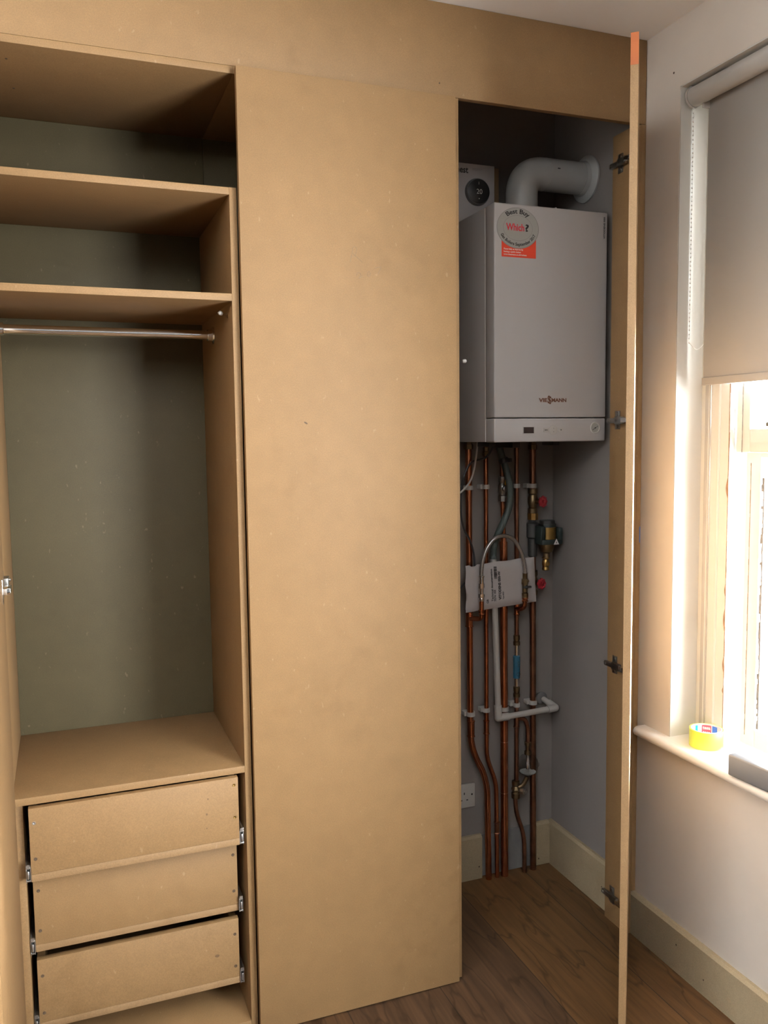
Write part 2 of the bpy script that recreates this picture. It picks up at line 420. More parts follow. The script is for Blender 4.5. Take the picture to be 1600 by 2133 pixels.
def text_mesh(body, size, bold=0.0, align='CENTER', extrude=0.00025, spacing=1.0):
    """returns (verts, faces) of a text laid in the XY plane, centred on its own box vertically"""
    c = bpy.data.curves.new('t', 'FONT'); c.body = body; c.size = size; c.align_x = align; c.align_y = 'CENTER'
    c.extrude = extrude; c.offset = bold; c.space_character = spacing; c.resolution_u = 3
    o = bpy.data.objects.new('t', c); COL.objects.link(o)
    bpy.context.view_layer.update()
    dg = bpy.context.evaluated_depsgraph_get()
    me = o.evaluated_get(dg).to_mesh()
    vs = [v.co.copy() for v in me.vertices]; fs = [tuple(p.vertices) for p in me.polygons]
    o.evaluated_get(dg).to_mesh_clear()
    bpy.data.objects.remove(o); bpy.data.curves.remove(c)
    return vs, fs


def put_text(mb, body, size, origin, right, up, bold=0.0, align='CENTER', spacing=1.0, fit=None, sx=1.0):
    vs, fs = text_mesh(body, size, bold, align, spacing=spacing)
    r = Vector(right).normalized(); u = Vector(up).normalized(); n = r.cross(u); o = Vector(origin)
    if fit:
        wd = max(v.x for v in vs) - min(v.x for v in vs); sx = fit / wd
    mb._faces([o + r * v.x * sx + u * v.y + n * v.z for v in vs], fs)
    return mb


def put_arc_text(mb, body, size, centre, right, up, rx, ry, mid_deg, span_deg, inward, bold=0.0):
    """text along an ellipse; inward=False: tops point out (upper arc), True: tops point to the centre (lower arc)"""
    vs, fs = text_mesh(body, size, bold)
    x0 = min(v.x for v in vs); x1 = max(v.x for v in vs)
    r = Vector(right).normalized(); u = Vector(up).normalized(); n = r.cross(u); o = Vector(centre)
    out = []
    for v in vs:
        t = (v.x - x0) / (x1 - x0) - 0.5
        a = math.radians(mid_deg + (span_deg * t if inward else -span_deg * t))
        k = -v.y if inward else v.y
        out.append(o + r * (math.cos(a) * (rx + k)) + u * (math.sin(a) * (ry + k)) + n * v.z)
    mb._faces(out, fs); return mb


def ellipse_disc(mb, c, right, up, rx, ry, d, seg=48):
    r = Vector(right).normalized(); u = Vector(up).normalized(); c = Vector(c)
    mb.prism([c + r * rx * math.cos(2 * math.pi * k / seg) + u * ry * math.sin(2 * math.pi * k / seg) for k in range(seg)], d)
    return mb


# ================================================================== the room
W = 1.6525; YB = 2.643; CZ = 2.727; XL = -3.0; YF = -3.0
struct(MB().box(XL - 0.2, 2.2, YF - 0.2, YB + 0.2, -0.1, 0.0).build('floor', 'floor'))
struct(MB().box(XL - 0.2, W + 0.3, YF - 0.3, YB + 0.2, CZ, CZ + 0.12).build('ceiling', 'ceiling'))
struct(MB().box(XL - 0.2, 1.0405, YB, YB + 0.15, 0, CZ).build('wall_back', 'wall'))
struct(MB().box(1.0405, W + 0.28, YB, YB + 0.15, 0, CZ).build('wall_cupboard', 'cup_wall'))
struct(MB().box(XL - 0.2, XL, YF, YB, 0, CZ).build('wall_left', 'wall_low_bounce'))
b = MB(); T = 0.13
b.box(W, W + T, WIN_Y1, 2.163, 0, CZ); b.box(W, W + T, WB_Y1, WIN_Y0, 0, CZ); b.box(W, W + T, YF, WB_Y0, 0, CZ)
b.box(W, W + T, WB_Y0, WB_Y1, 0, WB_Z0 - 0.02); b.box(W, W + T, WB_Y0, WB_Y1, WB_Z1, CZ)
b.box(W, W + T, WIN_Y0, WIN_Y1, 0, WIN_Z0 - 0.02); b.box(W, W + T, WIN_Y0, WIN_Y1, WIN_Z1, CZ)
struct(b.build('wall_right', 'wall'))
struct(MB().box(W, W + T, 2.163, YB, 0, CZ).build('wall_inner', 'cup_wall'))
b = MB(); b.box(XL - 0.2, W + T, YF - 0.25, YF, 0, CZ)
struct(b.build('wall_front', 'wall_low_bounce'))


def skirting(name, x0, x1, y0, y1, z0, z1, face, mat):
    """board with a bevelled top edge on the room side (face: '-x' or '-y')"""
    c = 0.008
    if face == '-x':
        pr = [(x1, y0, z0), (x0, y0, z0), (x0, y0, z1 - c), (x0 + c, y0, z1), (x1, y0, z1)]
        return struct(MB().prism(pr, (0, y1 - y0, 0)).build(name, mat))
    pr = [(x0, y1, z0), (x0, y0, z0), (x0, y0, z1 - c), (x0, y0 + c, z1), (x0, y1, z1)]
    return struct(MB().prism(pr, (x1 - x0, 0, 0)).build(name, mat))


bb = skirting('baseboard_right', 1.6345, W, YF, 2.17, 0, 0.137, '-x', 'mdf_cream')
for y, z in ((2.0515, 0.0705), (1.7161, 0.0515)):
    MB().lathe([(0.007, 0), (0.0075, 0.0012)], (1.6345, y, z), (-1, 0, 0), 16).build('screw_plug', 'filler', bb)
for y, z in ((1.93, 0.085), (1.815, 0.047)):
    MB().lathe([(0.0025, 0), (0.0025, 0.0006)], (1.6345, y, z), (-1, 0, 0), 10).build('nail_hole', 'hole', bb)
bi = skirting('baseboard_inner', 1.6345, W, 2.175, YB, 0, 0.163, '-x', 'mdf_cream')
MB().lathe([(0.0025, 0), (0.0025, 0.0006)], (1.6345, 2.30, 0.075), (-1, 0, 0), 10).build('nail_hole', 'hole', bi)
bl = skirting('baseboard_back', 1.0415, 1.3555, 2.625, YB, 0.0, 0.160, '-y', 'mdf_cream')
br = skirting('baseboard_back', 1.5785, 1.6345, 2.625, YB, 0.003, 0.163, '-y', 'mdf_cream')
for q, x, z in ((bl, 1.343, 0.045), (br, 1.588, 0.028)):
    MB().lathe([(0.003, 0), (0.003, 0.0006)], (x, 2.625, z), (0, -1, 0), 10).build('nail_hole', 'hole', q)
# bare patch of plaster between the two skirting pieces, behind the pipes
struct(MB().box(1.3555, 1.5785, 2.6395, YB, 0, 0.155).build('trim_1', 'concrete'))

# old screw hole high on the window wall
struct(MB().lathe([(0.003, 0), (0.003, 0.0005)], (W, 2.028, 2.5903), (-1, 0, 0), 10).build('trim_2', 'hole'))

# ------------------------------------------------------------------ the window
win = sempty('window_1', (1.79, WIN_Y1, WIN_Z0))
b = MB()   # sill board with rounded nosing and a horn past the reveal
prof = []
for k in range(9):
    a = math.radians(90 + 180 * k / 8); prof.append((1.624 + 0.0145 * math.cos(a), 0.6755 + 0.0145 * math.sin(a)))
b.prism([(x, WIN_Y0 - 0.11, z) for x, z in prof] + [(W + 0.001, WIN_Y0 - 0.11, 0.661), (W + 0.001, WIN_Y0 - 0.11, 0.69)], (0, 2.112 - WIN_Y0 + 0.11, 0))
b.box(W + 0.001, 1.85, WIN_Y0 + 0.0005, WIN_Y1 - 0.0005, 0.6715, 0.69)
b.build('window_sill', 'white_gloss', win)
b = MB()   # painted reveal skin of the opening
b.box(W + 0.0005, 1.75, WIN_Y1 - 0.004, WIN_Y1, 0.69, WIN_Z1); b.box(W + 0.0005, 1.75, WIN_Y0, WIN_Y0 + 0.004, 0.69, WIN_Z1)
b.box(W + 0.0005, 1.75, WIN_Y0, WIN_Y1, WIN_Z1 - 0.004, WIN_Z1)
b.build('reveal', 'reveal_paint', win)
b = MB()   # box-frame lining with moulded beads
LN = 1.885
for (ya, yb_) in ((LN, WIN_Y1 - 0.004), (WIN_Y0 + 0.004, WIN_Y0 + 0.115)):
    b.box(1.745, 1.765, ya, yb_, 0.69, WIN_Z1 - 0.004, 0.002)
    m0 = (ya + yb_) / 2
    b.cyl((1.745, m0 - 0.018, 0.69), (1.745, m0 - 0.018, WIN_Z1 - 0.004), 0.005, seg=10)
    b.cyl((1.745, m0 + 0.022, 0.69), (1.745, m0 + 0.022, WIN_Z1 - 0.004), 0.0035, seg=10)
    b.box(1.7655, 1.85, min(ya, yb_), max(ya, yb_), 0.69, WIN_Z1 - 0.004)
b.box(1.745, 1.85, WIN_Y0 + 0.115, LN, WIN_Z1 - 0.06, WIN_Z1 - 0.004, 0.002)
b.build('frame_lining', 'cream_gloss', win)
S0, S1 = WIN_Y0 + 0.117, LN - 0.003
b = MB()   # upper sash (inner plane, its bottom rail shows under the blind)
b.box(1.768, 1.803, S1 - 0.05, S1, 1.53, 2.48, 0.003); b.box(1.768, 1.803, S0, S0 + 0.05, 1.53, 2.48, 0.003)
b.box(1.768, 1.803, S0 + 0.05, S1 - 0.05, 1.53, 1.595, 0.003); b.box(1.768, 1.803, S0 + 0.05, S1 - 0.05, 2.42, 2.48, 0.003)
us = b.build('upper_sash', 'white_gloss', win)
MB().box(1.784, 1.788, S0 + 0.045, S1 - 0.045, 1.59, 2.425).build('pane', 'pane', us)
b = MB(); b.box(1.755, 1.768, 1.735, 1.765, 1.60, 1.612, 0.003); b.cyl((1.761, 1.75, 1.612), (1.761, 1.75, 1.632), 0.007, seg=12); b.box(1.756, 1.766, 1.72, 1.752, 1.63, 1.638, 0.002)
b.build('sash_catch', 'dark_metal', us)
b = MB()   # lower sash
b.box(1.806, 1.841, S1 - 0.055, S1, 0.692, 1.56, 0.003); b.box(1.806, 1.841, S0, S0 + 0.055, 0.692, 1.56, 0.003)
b.box(1.806, 1.841, S0 + 0.055, S1 - 0.055, 0.692, 0.745, 0.003); b.box(1.806, 1.841, S0 + 0.055, S1 - 0.055, 1.515, 1.56, 0.003)
ls = b.build('lower_sash', 'white_gloss', win)
MB().box(1.822, 1.826, S0 + 0.05, S1 - 0.05, 0.74, 1.52).build('pane', 'pane', ls)
b = MB()   # ragged dark joint between lining and sash, with flaked paint
z = 0.70
while z < 1.75:
    h = random.uniform(0.02, 0.06); wd = random.uniform(0.0012, 0.003)
    b.box(1.7445, 1.7465, LN - wd, LN + 0.0003, z, z + h); z += h
for z0, z1, wd in ((1.40, 1.46, 0.007), (1.12, 1.16, 0.004), (1.02, 1.09, 0.006), (0.90, 0.95, 0.005), (0.84, 0.86, 0.004)):
    b.prism([(1.7447, LN + wd * math.sin(math.pi * k / 8), z0 + (z1 - z0) * k / 8) for k in range(9)] + [(1.7447, LN, (z0 + z1) / 2)], (0.001, 0, 0))
b.build('cracked_joint', 'putty', win)
for nm, y0, xf, za, zb, wa, wb, mt in (('parting_line', 1.858, 1.7672, 1.53, 1.72, 0.0015, 0.003, 'old_grey'), ('putty_line', 1.812, 1.8052, 0.75, 1.46, 0.004, 0.011, 'old_grey'), ('joint_line', 1.862, 1.8054, 0.72, 1.50, 0.0012, 0.0025, 'putty')):
    b = MB(); z = za
    while z < zb:
        h = random.uniform(0.008, 0.03); wd = random.uniform(wa, wb)
        b.box(xf, xf + 0.0012, y0, y0 + wd, z, min(zb, z + h)); z += h
    b.build(nm, mt, us if nm == 'parting_line' else ls)
# rear window
win2 = sempty('window_2', (1.80, (WB_Y0 + WB_Y1) / 2, WB_Z0))
b = MB()
b.box(1.715, 1.76, WB_Y0, WB_Y0 + 0.06, WB_Z0, WB_Z1, 0.003); b.box(1.715, 1.76, WB_Y1 - 0.06, WB_Y1, WB_Z0, WB_Z1, 0.003)
b.box(1.715, 1.76, WB_Y0 + 0.06, WB_Y1 - 0.06, WB_Z0, WB_Z0 + 0.06, 0.003); b.box(1.715, 1.76, WB_Y0 + 0.06, WB_Y1 - 0.06, WB_Z1 - 0.06, WB_Z1, 0.003)
b.box(1.715, 1.76, WB_Y0 + 0.06, WB_Y1 - 0.06, 1.27, 1.33, 0.003)
b.build('window_frame', 'white_gloss', win2)
MB().box(1.737, 1.741, WB_Y0 + 0.055, WB_Y1 - 0.055, WB_Z0 + 0.055, WB_Z1 - 0.055).build('pane', 'pane', win2)
MB().box(W - 0.03, 1.79, WB_Y0 + 0.0005, WB_Y1 - 0.0005, WB_Z0 - 0.0185, WB_Z0, 0.003).build('window_sill', 'white_gloss', win2)

# ================================================================== wardrobe unit (left, open)
FY = 2.145                       # front plane of the carcass
ward = thing('wardrobe_unit', 'open fibreboard wardrobe unit with shelves, chrome rail and three drawers', 'wardrobe', (0.14, 2.4, 0))
BV = 0.0009
def panel(name, x0, x1, y0, y1, z0, z1, mat='mdf', parent=ward, bev=BV):
    return MB().box(x0, x1, y0, y1, z0, z1, bev).build(name, mat, parent)
panel('side_panel', -0.159, -0.141, FY, YB - 0.001, 0.0, 2.470)
panel('side_panel', 0.4155, 0.4335, FY, YB - 0.0195, 0.0, 2.2005)
panel('spacer_panel', -0.1405, -0.1205, 2.163, 2.62, 0.031, 0.716)
panel('base_panel', -0.141, 0.4155, FY + 0.001, YB - 0.02, 0.013, 0.031)
panel('plinth', -0.141, 0.4155, FY + 0.012, FY + 0.03, 0.0, 0.0128)
panel('drawer_deck', -0.141, 0.4155, FY, YB - 0.02, 0.717, 0.735)
panel('shelf', -0.141, 0.4155, FY + 0.0005, YB - 0.02, 1.9262, 1.944)
panel('shelf', -0.141, 0.4155, FY + 0.0005, YB - 0.02, 2.183, 2.2005)
panel('top_panel', -0.159, 0.4335, FY, YB - 0.001, 2.4705, 2.4885)
panel('back_panel', -0.141, 0.4335, YB - 0.019, YB - 0.001, 0.031, 2.470, 'mdf_green')
# hanging rail
b = MB(); b.cyl((-0.141, 2.417, 1.872), (0.4155, 2.417, 1.872), 0.0125, seg=28)
rail = b.build('hanging_rail', 'chrome', ward)
for x, s in ((0.4155, -1), (-0.141, 1)):
    MB().lathe([(0.024, 0), (0.024, 0.003), (0.017, 0.006), (0.0165, 0.018), (0.0155, 0.019)], (x, 2.417, 1.872), (s, 0, 0), 28).build('rail_socket', 'chrome', rail)
# clear plastic bumper pin on the right panel
def bumper(p, d, parent):
    d = Vector(d).normalized(); p = Vector(p)
    b = MB(); b.lathe([(0.007, 0), (0.007, 0.002), (0.0028, 0.004), (0.0028, 0.020)], p, d, 14)
    o = b.build('bumper_pin', 'clear', parent)
    MB().lathe([(0.0035, 0.018), (0.0052, 0.020), (0.0055, 0.026), (0.003, 0.029)], p, d, 14).build('pin_tip', 'white_plastic', o)
bumper((0.4155, 2.205, 1.899), (-0.85, -0.45, 0.12), ward)
# screw holes in the underside of the top panel
for x, y in ((-0.078, 2.235), (-0.07, 2.41)):
    MB().lathe([(0.003, 0), (0.003, 0.0006)], (x, y, 2.4705), (0, 0, -1), 10).build('screw_hole', 'hole', ward)

# drawers
def drawer(z0, z1, y0, screws, runner_out, marks):
    x0, x1 = -0.1072, 0.3942; yb = y0 + 0.44
    b = MB()
    b.box(x0, x0 + 0.018, y0 + 0.0185, yb, z0 + 0.0185, z1 - 0.012, BV); b.box(x1 - 0.018, x1, y0 + 0.0185, yb, z0 + 0.0185, z1 - 0.012, BV)
    b.box(x0 + 0.0185, x1 - 0.0185, yb - 0.018, yb, z0 + 0.0185, z1 - 0.012, BV)
    d = b.build('drawer', 'mdf', ward)
    MB().box(x0, x1, y0, y0 + 0.018, z0 + 0.0182, z1, BV).build('drawer_front', 'mdf', d)
    MB().box(x0, x1, y0, yb, z0, z0 + 0.018, BV).build('drawer_base', 'mdf_edge', d)
    for x, s in ((x0, -1), (x1, 1)):
        b = MB(); xa, xb = sorted((x + s * 0.0006, x + s * 0.0120)); yy = y0 - runner_out
        xm0, xm1 = sorted((x + s * 0.004, x + s * 0.009))
        b.box(xa, xb, yy + 0.004, yb, z0 + 0.000, z0 + 0.004, 0.0006); b.box(xa, xb, yy + 0.004, yb, z0 + 0.032, z0 + 0.036, 0.0006)
        b.box(*sorted((x + s * 0.0006, x + s * 0.0022)), yy + 0.002, yb, z0 + 0.001, z0 + 0.035)
        b.box(xm0, xm1, yy, yy + 0.05, z0 + 0.008, z0 + 0.028, 0.001)
        b.box(*sorted((x + s * 0.0100, x + s * 0.0120)), yy + 0.006, yb, z0 - 0.003, z0 + 0.042, 0.0005)
        b.lathe([(0.0045, 0), (0.0045, 0.003)], (x + s * 0.0062, yy + 0.004, z0 + 0.040), (0, -1, 0), 12)
        b.build('runner', 'steel', d)
    for sx, sz, m in screws:
        b = MB(); b.lathe([(0.0042, 0.0), (0.0042, 0.0005), (0.0022, 0.0007), (0.0012, 0.0002)], (sx, y0 + 0.0002, sz), (0, -1, 0), 14)
        b.build('screw', m, d)
    for mx, mz, rx, rz in marks:
        b = MB(); ellipse_disc(b, (mx, y0 + 0.0001, mz), (1, 0, 0), (0, 0, 1), rx, rz, (0, -0.0003, 0), 14); b.build('filled_hole', 'filled_dark', d)
drawer(0.532, 0.7135, 2.130, [(-0.0955, 0.677, 'steel'), (-0.0960, 0.588, 'hole'), (0.3835, 0.694, 'brass'), (0.3835, 0.608, 'brass')], 0.001,
       [(0.316, 0.668, 0.0022, 0.0022), (0.312, 0.628, 0.0022, 0.003), (0.311, 0.591, 0.0018, 0.0018)])
drawer(0.3285, 0.515, 2.176, [(-0.0955, 0.485, 'hole'), (-0.0955, 0.382, 'hole'), (0.3835, 0.485, 'hole'), (0.3835, 0.385, 'hole')], 0.012, [])
drawer(0.1225, 0.3045, 2.180, [(-0.0955, 0.262, 'hole'), (-0.0955, 0.165, 'hole'), (0.3835, 0.262, 'hole'), (0.3835, 0.172, 'hole')], 0.006,
       [(0.335, 0.212, 0.006, 0.004)])

# the open left door, seen along its inner face, with its hinge
DB, DT = 0.005, 2.482
ld = panel('door', -0.1525, -0.1345, 1.548, 2.133, DB, DT)
def cup_hinge(parent, zc, door_face, door_y, side_x, s):
    b = MB()
    b.box(*sorted((door_face, door_face + s * 0.002)), door_y - 0.007, door_y + 0.007, zc - 0.028, zc + 0.028, 0.0008)
    b.box(*sorted((door_face + s * 0.001, door_face + s * 0.017)), door_y - 0.004, door_y + 0.05, zc - 0.008, zc + 0.007, 0.001)
    o = b.build('hinge', 'chrome', parent)
    b = MB()
    b.box(*sorted((side_x, side_x + s * 0.014)), FY + 0.028, FY + 0.075, zc - 0.006, zc + 0.014, 0.0015)
    b.box(*sorted((side_x, side_x + s * 0.003)), FY + 0.035, FY + 0.055, zc - 0.026, zc + 0.030, 0.0008)
    b.lathe([(0.004, 0), (0.004, 0.004)], (side_x + s * 0.014, FY + 0.06, zc + 0.006), (s, 0, 0), 12)
    b.build('hinge_plate', 'hinge', parent if parent.parent is None else parent.parent)
cup_hinge(ld, 1.249, -0.1345, 2.069, -0.141, 1)

# ================================================================== fascia board
fb = MB().box(-0.75, 1.6505, FY, FY + 0.018, 2.4890, 2.7262, BV).build('fascia_board', 'mdf', loc=(0.45, FY + 0.009, 2.489))
tag(fb, 'long fibreboard fascia board running along the ceiling above the cupboards', 'fascia board')
MB().lathe([(0.0022, 0), (0.0022, 0.0006)], (0.985, FY, 2.520), (0, -1, 0), 10).build('nail_hole', 'hole', fb)

# ================================================================== closed middle unit
mid = thing('closed_cupboard', 'closed tall fibreboard cupboard door unit between wardrobe and boiler cupboard', 'cupboard', (0.73, 2.4, 0))
panel('side_panel', 1.0225, 1.0405, FY, YB - 0.001, 0.0, 2.4880, parent=mid)
panel('top_panel', 0.4336, 1.0222, FY, YB - 0.001, 2.4705, 2.4885, parent=mid)
panel('back_panel', 0.4340, 1.0220, YB - 0.019, YB - 0.001, 0.0, 2.470, 'mdf_green', mid)
md = panel('door', 0.4352, 1.0212, 2.1215, 2.1395, DB, DT, parent=mid)
b = MB(); ellipse_disc(b, (0.5923, 2.12155, 1.6229), (0.85, 0, -0.5), (0.5, 0, 0.85), 0.0055, 0.0022, (0, -0.0003, 0), 14); b.build('dark_fleck', 'hole', md)
def scribble(strokes):
    b = MB()
    for st in strokes: b.tube([(x, 2.1214, z) for x, z in st], 0.0005, 5, 3)
    b.build('pencil_mark', 'pencil', md)
scribble([[(0.722, 2.045), (0.728, 2.072), (0.737, 2.070), (0.733, 2.052), (0.726, 2.047)], [(0.727, 2.056), (0.752, 2.036)], [(0.722, 2.050), (0.719, 2.034)]])
scribble([[(0.735, 2.000), (0.741, 2.010), (0.748, 2.004), (0.742, 1.995), (0.752, 2.000)], [(0.765, 2.006), (0.770, 2.014), (0.774, 2.006), (0.768, 2.001), (0.765, 2.006)], [(0.786, 2.022), (0.803, 2.026), (0.795, 2.008)]])
bumper((1.0405, 2.165, 1.790), (0.96, -0.2, 0.1), mid)

# ================================================================== boiler cupboard (right)
cup = thing('boiler_cupboard', 'boiler cupboard front with tall fibreboard door swung open at the right', 'cupboard', (1.62, 2.2, 0))
jamb = panel('jamb_panel', 1.6170, 1.6343, FY, 2.258, 0.0, 2.487, parent=cup)
sc = panel('scribe_strip', 1.6346, 1.6515, FY, FY + 0.018, 0.139, 2.4885, parent=cup)
MB().box(1.6475, 1.6500, FY - 0.0006, FY + 0.0005, 1.253, 1.302).build('tape_scrap', 'blue', sc)
# door: hinged at the jamb, swung open so that it shows its edge
E = Vector((1.2462, 1.6628, 0)); ud = Vector((-0.608, -0.794, 0)).normalized(); nd = Vector((ud.y, -ud.x, 0))
DM = Matrix(((-ud.x, nd.x, 0, E.x), (-ud.y, nd.y, 0, E.y), (0, 0, 1, 0), (0, 0, 0, 1)))
rd = MB().box(0, 0.588, -0.009, 0.009, DB, DT, BV, mat=DM).build('door', 'mdf_edge', cup)
MB().box(-0.0006, 0.0005, -0.0089, 0.0089, 2.413, DT + 0.0006, mat=DM).build('edge_tape', 'orange', rd)
def jamb_hinge(z):
    b = MB(); X = 1.617
    b.box(X - 0.003, X, 2.205, 2.228, z - 0.026, z + 0.030, 0.0008)                # wing plate
    b.box(X - 0.014, X - 0.003, 2.198, 2.257, z - 0.007, z + 0.008, 0.002)          # arm
    b.box(X - 0.017, X - 0.006, 2.176, 2.215, z - 0.010, z + 0.012, 0.002)
    for y, dz in ((2.216, 0.021), (2.216, -0.018)): b.lathe([(0.0055, 0), (0.0055, 0.003), (0.002, 0.0034)], (X - 0.003, y, z + dz), (-1, 0, 0), 14)
    for y in (2.205, 2.250): b.lathe([(0.0048, 0), (0.0048, 0.003)], (X - 0.014, y, z), (-1, 0, 0), 14)
    h = b.build('hinge', 'hinge', cup)
    b = MB(); b.box(X - 0.019, X - 0.008, 2.150, 2.180, z - 0.007, z + 0.008, 0.001); b.build('hinge_arm', 'chrome', h)
for z in (2.395, 1.626, 0.855, 0.092): jamb_hinge(z)

# ================================================================== boiler
BX0, BX1, BY, BZ0, BZ1 = 1.2277, 1.6255, 2.293, 1.564, 2.271
bo = thing('boiler', 'white wall-hung gas boiler with round award sticker on its front', 'boiler', (1.4266, 2.47, BZ0))
b = MB(); b.box(BX0 + 0.001, BX1 - 0.001, 2.3525, YB - 0.0005, BZ0 + 0.001, BZ1 - 0.001, 0.002); b.build('casing', 'boiler', bo)
b = MB(); b.box(BX0, BX1, BY, 2.3512, 1.6385, BZ1, 0.004, seg=3); b.box(1.44, 1.4455, BY + 0.006, BY + 0.02, BZ1 - 0.001, BZ1 + 0.0035, 0.001)
fc = b.build('front_cover', 'boiler', bo)
b = MB(); b.box(BX0 + 0.0005, BX1 - 0.0005, BY + 0.0008, 2.3512, BZ0, 1.6360, 0.004, seg=3)
cp = b.build('control_panel', 'boiler_panel', bo)
b = MB()   # pale seam strip between front cover and casing
b.box(BX0 - 0.0003, BX0 + 0.004, 2.3506, 2.3527, BZ0 + 0.002, BZ1 - 0.004); b.build('seam_trim', 'white_gloss', bo)
N_ = (0, -1, 0); RT = (1, 0, 0); UP = (0, 0, 1)
b = MB(); b.box(1.3285, 1.3645, BY - 0.0004, BY + 0.003, 1.5905, 1.6095, 0.0005); dsp = b.build('display', 'display', cp)
b = MB(); b.box(1.3265, 1.3285, BY - 0.0008, BY + 0.003, 1.5885, 1.6115); b.box(1.3645, 1.3665, BY - 0.0008, BY + 0.003, 1.5885, 1.6115)
b.box(1.3265, 1.3665, BY - 0.0008, BY + 0.003, 1.6095, 1.6115); b.box(1.3265, 1.3665, BY - 0.0008, BY + 0.003, 1.5885, 1.5905); b.build('display_bezel', 'white_plastic', cp)
b = MB(); b.torus((1.4345, BY + 0.0003, 1.600), 0.0145, 0.0008, (0, 1, 0), 36, 8)
b.lathe([(0.0142, 0), (0.0142, 0.0012), (0.0135, 0.0016)], (1.4345, BY + 0.001, 1.600), N_, 32)
for xa, xb in ((1.399, 1.417), (1.452, 1.470)): b.box(xa, xb, BY - 0.0006, BY + 0.002, 1.5935, 1.6065, 0.0004)
kp = b.build('button_pad', 'white_plastic', cp)
b = MB()
for dz, s in ((0.0055, 1), (-0.0055, -1)):
    b.prism([(1.4345 - 0.0013, BY - 0.0012, 1.600 + dz - s * 0.0010), (1.4345 + 0.0013, BY - 0.0012, 1.600 + dz - s * 0.0010), (1.4345, BY - 0.0012, 1.600 + dz + s * 0.0012)], (0, -0.0002, 0))
b.build('arrow_marks', 'ink', kp); b = MB()
put_text(b, 'MENU', 0.0042, (1.408, BY - 0.0008, 1.600), RT, UP, 0.0001); b.build('lettering', 'ink', kp); b = MB()
put_text(b, 'OK', 0.0042, (1.461, BY - 0.0008, 1.600), RT, UP, 0.0001)
b.build('lettering', 'ink', kp)
b = MB(); b.torus((1.587, BY + 0.0003, 1.6055), 0.0165, 0.0022, (0, 1, 0), 40, 10); ga = b.build('pressure_gauge', 'white_plastic', cp)
MB().lathe([(0.0155, 0), (0.0155, 0.0008)], (1.587, BY + 0.0012, 1.6055), N_, 36).build('gauge_face', 'sticker', ga)
b = MB(); b.prism([(1.587 - 0.0105, BY - 0.0001, 1.6055 - 0.0060), (1.587 - 0.0098, BY - 0.0001, 1.6055 - 0.0072), (1.587 + 0.0112, BY - 0.0001, 1.6055 + 0.0056), (1.587 + 0.0108, BY - 0.0001, 1.6055 + 0.0064)], (0, -0.0004, 0))
b.lathe([(0.0022, 0), (0.0022, 0.0006)], (1.587, BY - 0.0001, 1.6055), N_, 12); b.build('needle', 'ink', ga)
# maker's name, with its tall interlocked double S
b = MB(); yL = BY - 0.0004; zl = 1.6912; hh = 0.0115
put_text(b, 'VIE', 0.0155, (1.3970, yL, zl), RT, UP, 0.0006, fit=0.0300)
put_text(b, 'MANN', 0.0155, (1.4530, yL, zl), RT, UP, 0.0006, fit=0.0530)
for dx_, dz_ in ((-0.0024, 0.0012), (0.0024, -0.0012)): put_text(b, 'S', 0.0310, (1.4190 + dx_, yL, zl + dz_), RT, UP, 0.0012, fit=0.0080)
b.build('logo', 'logo', fc)
b = MB(); put_text(b, 'VITODENS 050', 0.0072, (1.6135, BY - 0.0004, 2.224), (0, 0, 1), (-1, 0, 0), 0.00015, fit=0.066); b.build('lettering', 'ink', fc)
# award sticker: red label under a pale oval
stk = MB().box(1.2525, 1.3690, BY - 0.0006, BY + 0.0002, 2.1155, 2.176).build('award_sticker', 'red_print', bo)
b = MB(); cS = Vector((1.3068, BY - 0.0006, 2.2010)); ellipse_disc(b, cS, RT, UP, 0.0715, 0.0600, (0, -0.0008, 0)); ov = b.build('oval_badge', 'sticker', stk)
def ering(rx, ry, t, y):
    b = MB(); n = 56
    for k in range(n):
        a0, a1 = 2 * math.pi * k / n, 2 * math.pi * (k + 1) / n
        b.prism([(cS.x + rx * math.cos(a0), y, cS.z + ry * math.sin(a0)), (cS.x + rx * math.cos(a1), y, cS.z + ry * math.sin(a1)),
                 (cS.x + (rx - t) * math.cos(a1), y, cS.z + (ry - t) * math.sin(a1)), (cS.x + (rx - t) * math.cos(a0), y, cS.z + (ry - t) * math.sin(a0))], (0, -0.0002, 0))
    return b
ering(0.0712, 0.0597, 0.0014, BY - 0.0014).build('rim_line', 'ink_soft', stk)
ering(0.0500, 0.0375, 0.0012, BY - 0.0014).build('inner_line', 'ink_soft', stk)
yT = BY - 0.0017
b = MB(); put_text(b, 'Which', 0.0285, (cS.x - 0.0085, yT, cS.z + 0.001), RT, UP, 0.0006, fit=0.061); b.build('lettering', 'red_ink', stk)
b = MB(); put_text(b, '?', 0.0285, (cS.x + 0.0305, yT, cS.z + 0.001), RT, UP, 0.0007, fit=0.0125)
cT = Vector((cS.x, yT, cS.z))
put_arc_text(b, 'Best Buy', 0.0185, cT, RT, UP, 0.0595, 0.0480, 91, 80, False, 0.0004)
put_arc_text(b, 'Gas Boilers September 2017', 0.0128, cT, RT, UP, 0.0600, 0.0480, 272, 136, True, 0.00025)
b.build('lettering', 'ink', stk)
b = MB()
for k, (tx, wd) in enumerate((('Please help us improve by', 0.066), ('leaving a quick review', 0.058), ('www.viessmann.co.uk/reviews', 0.078))):
    vs_w = wd; put_text(b, tx, 0.0068, (1.2590 + wd / 2, BY - 0.0009, 2.1385 - k * 0.0078), RT, UP, 0.0001, fit=wd)
b.build('small_print', 'white_ink', stk)
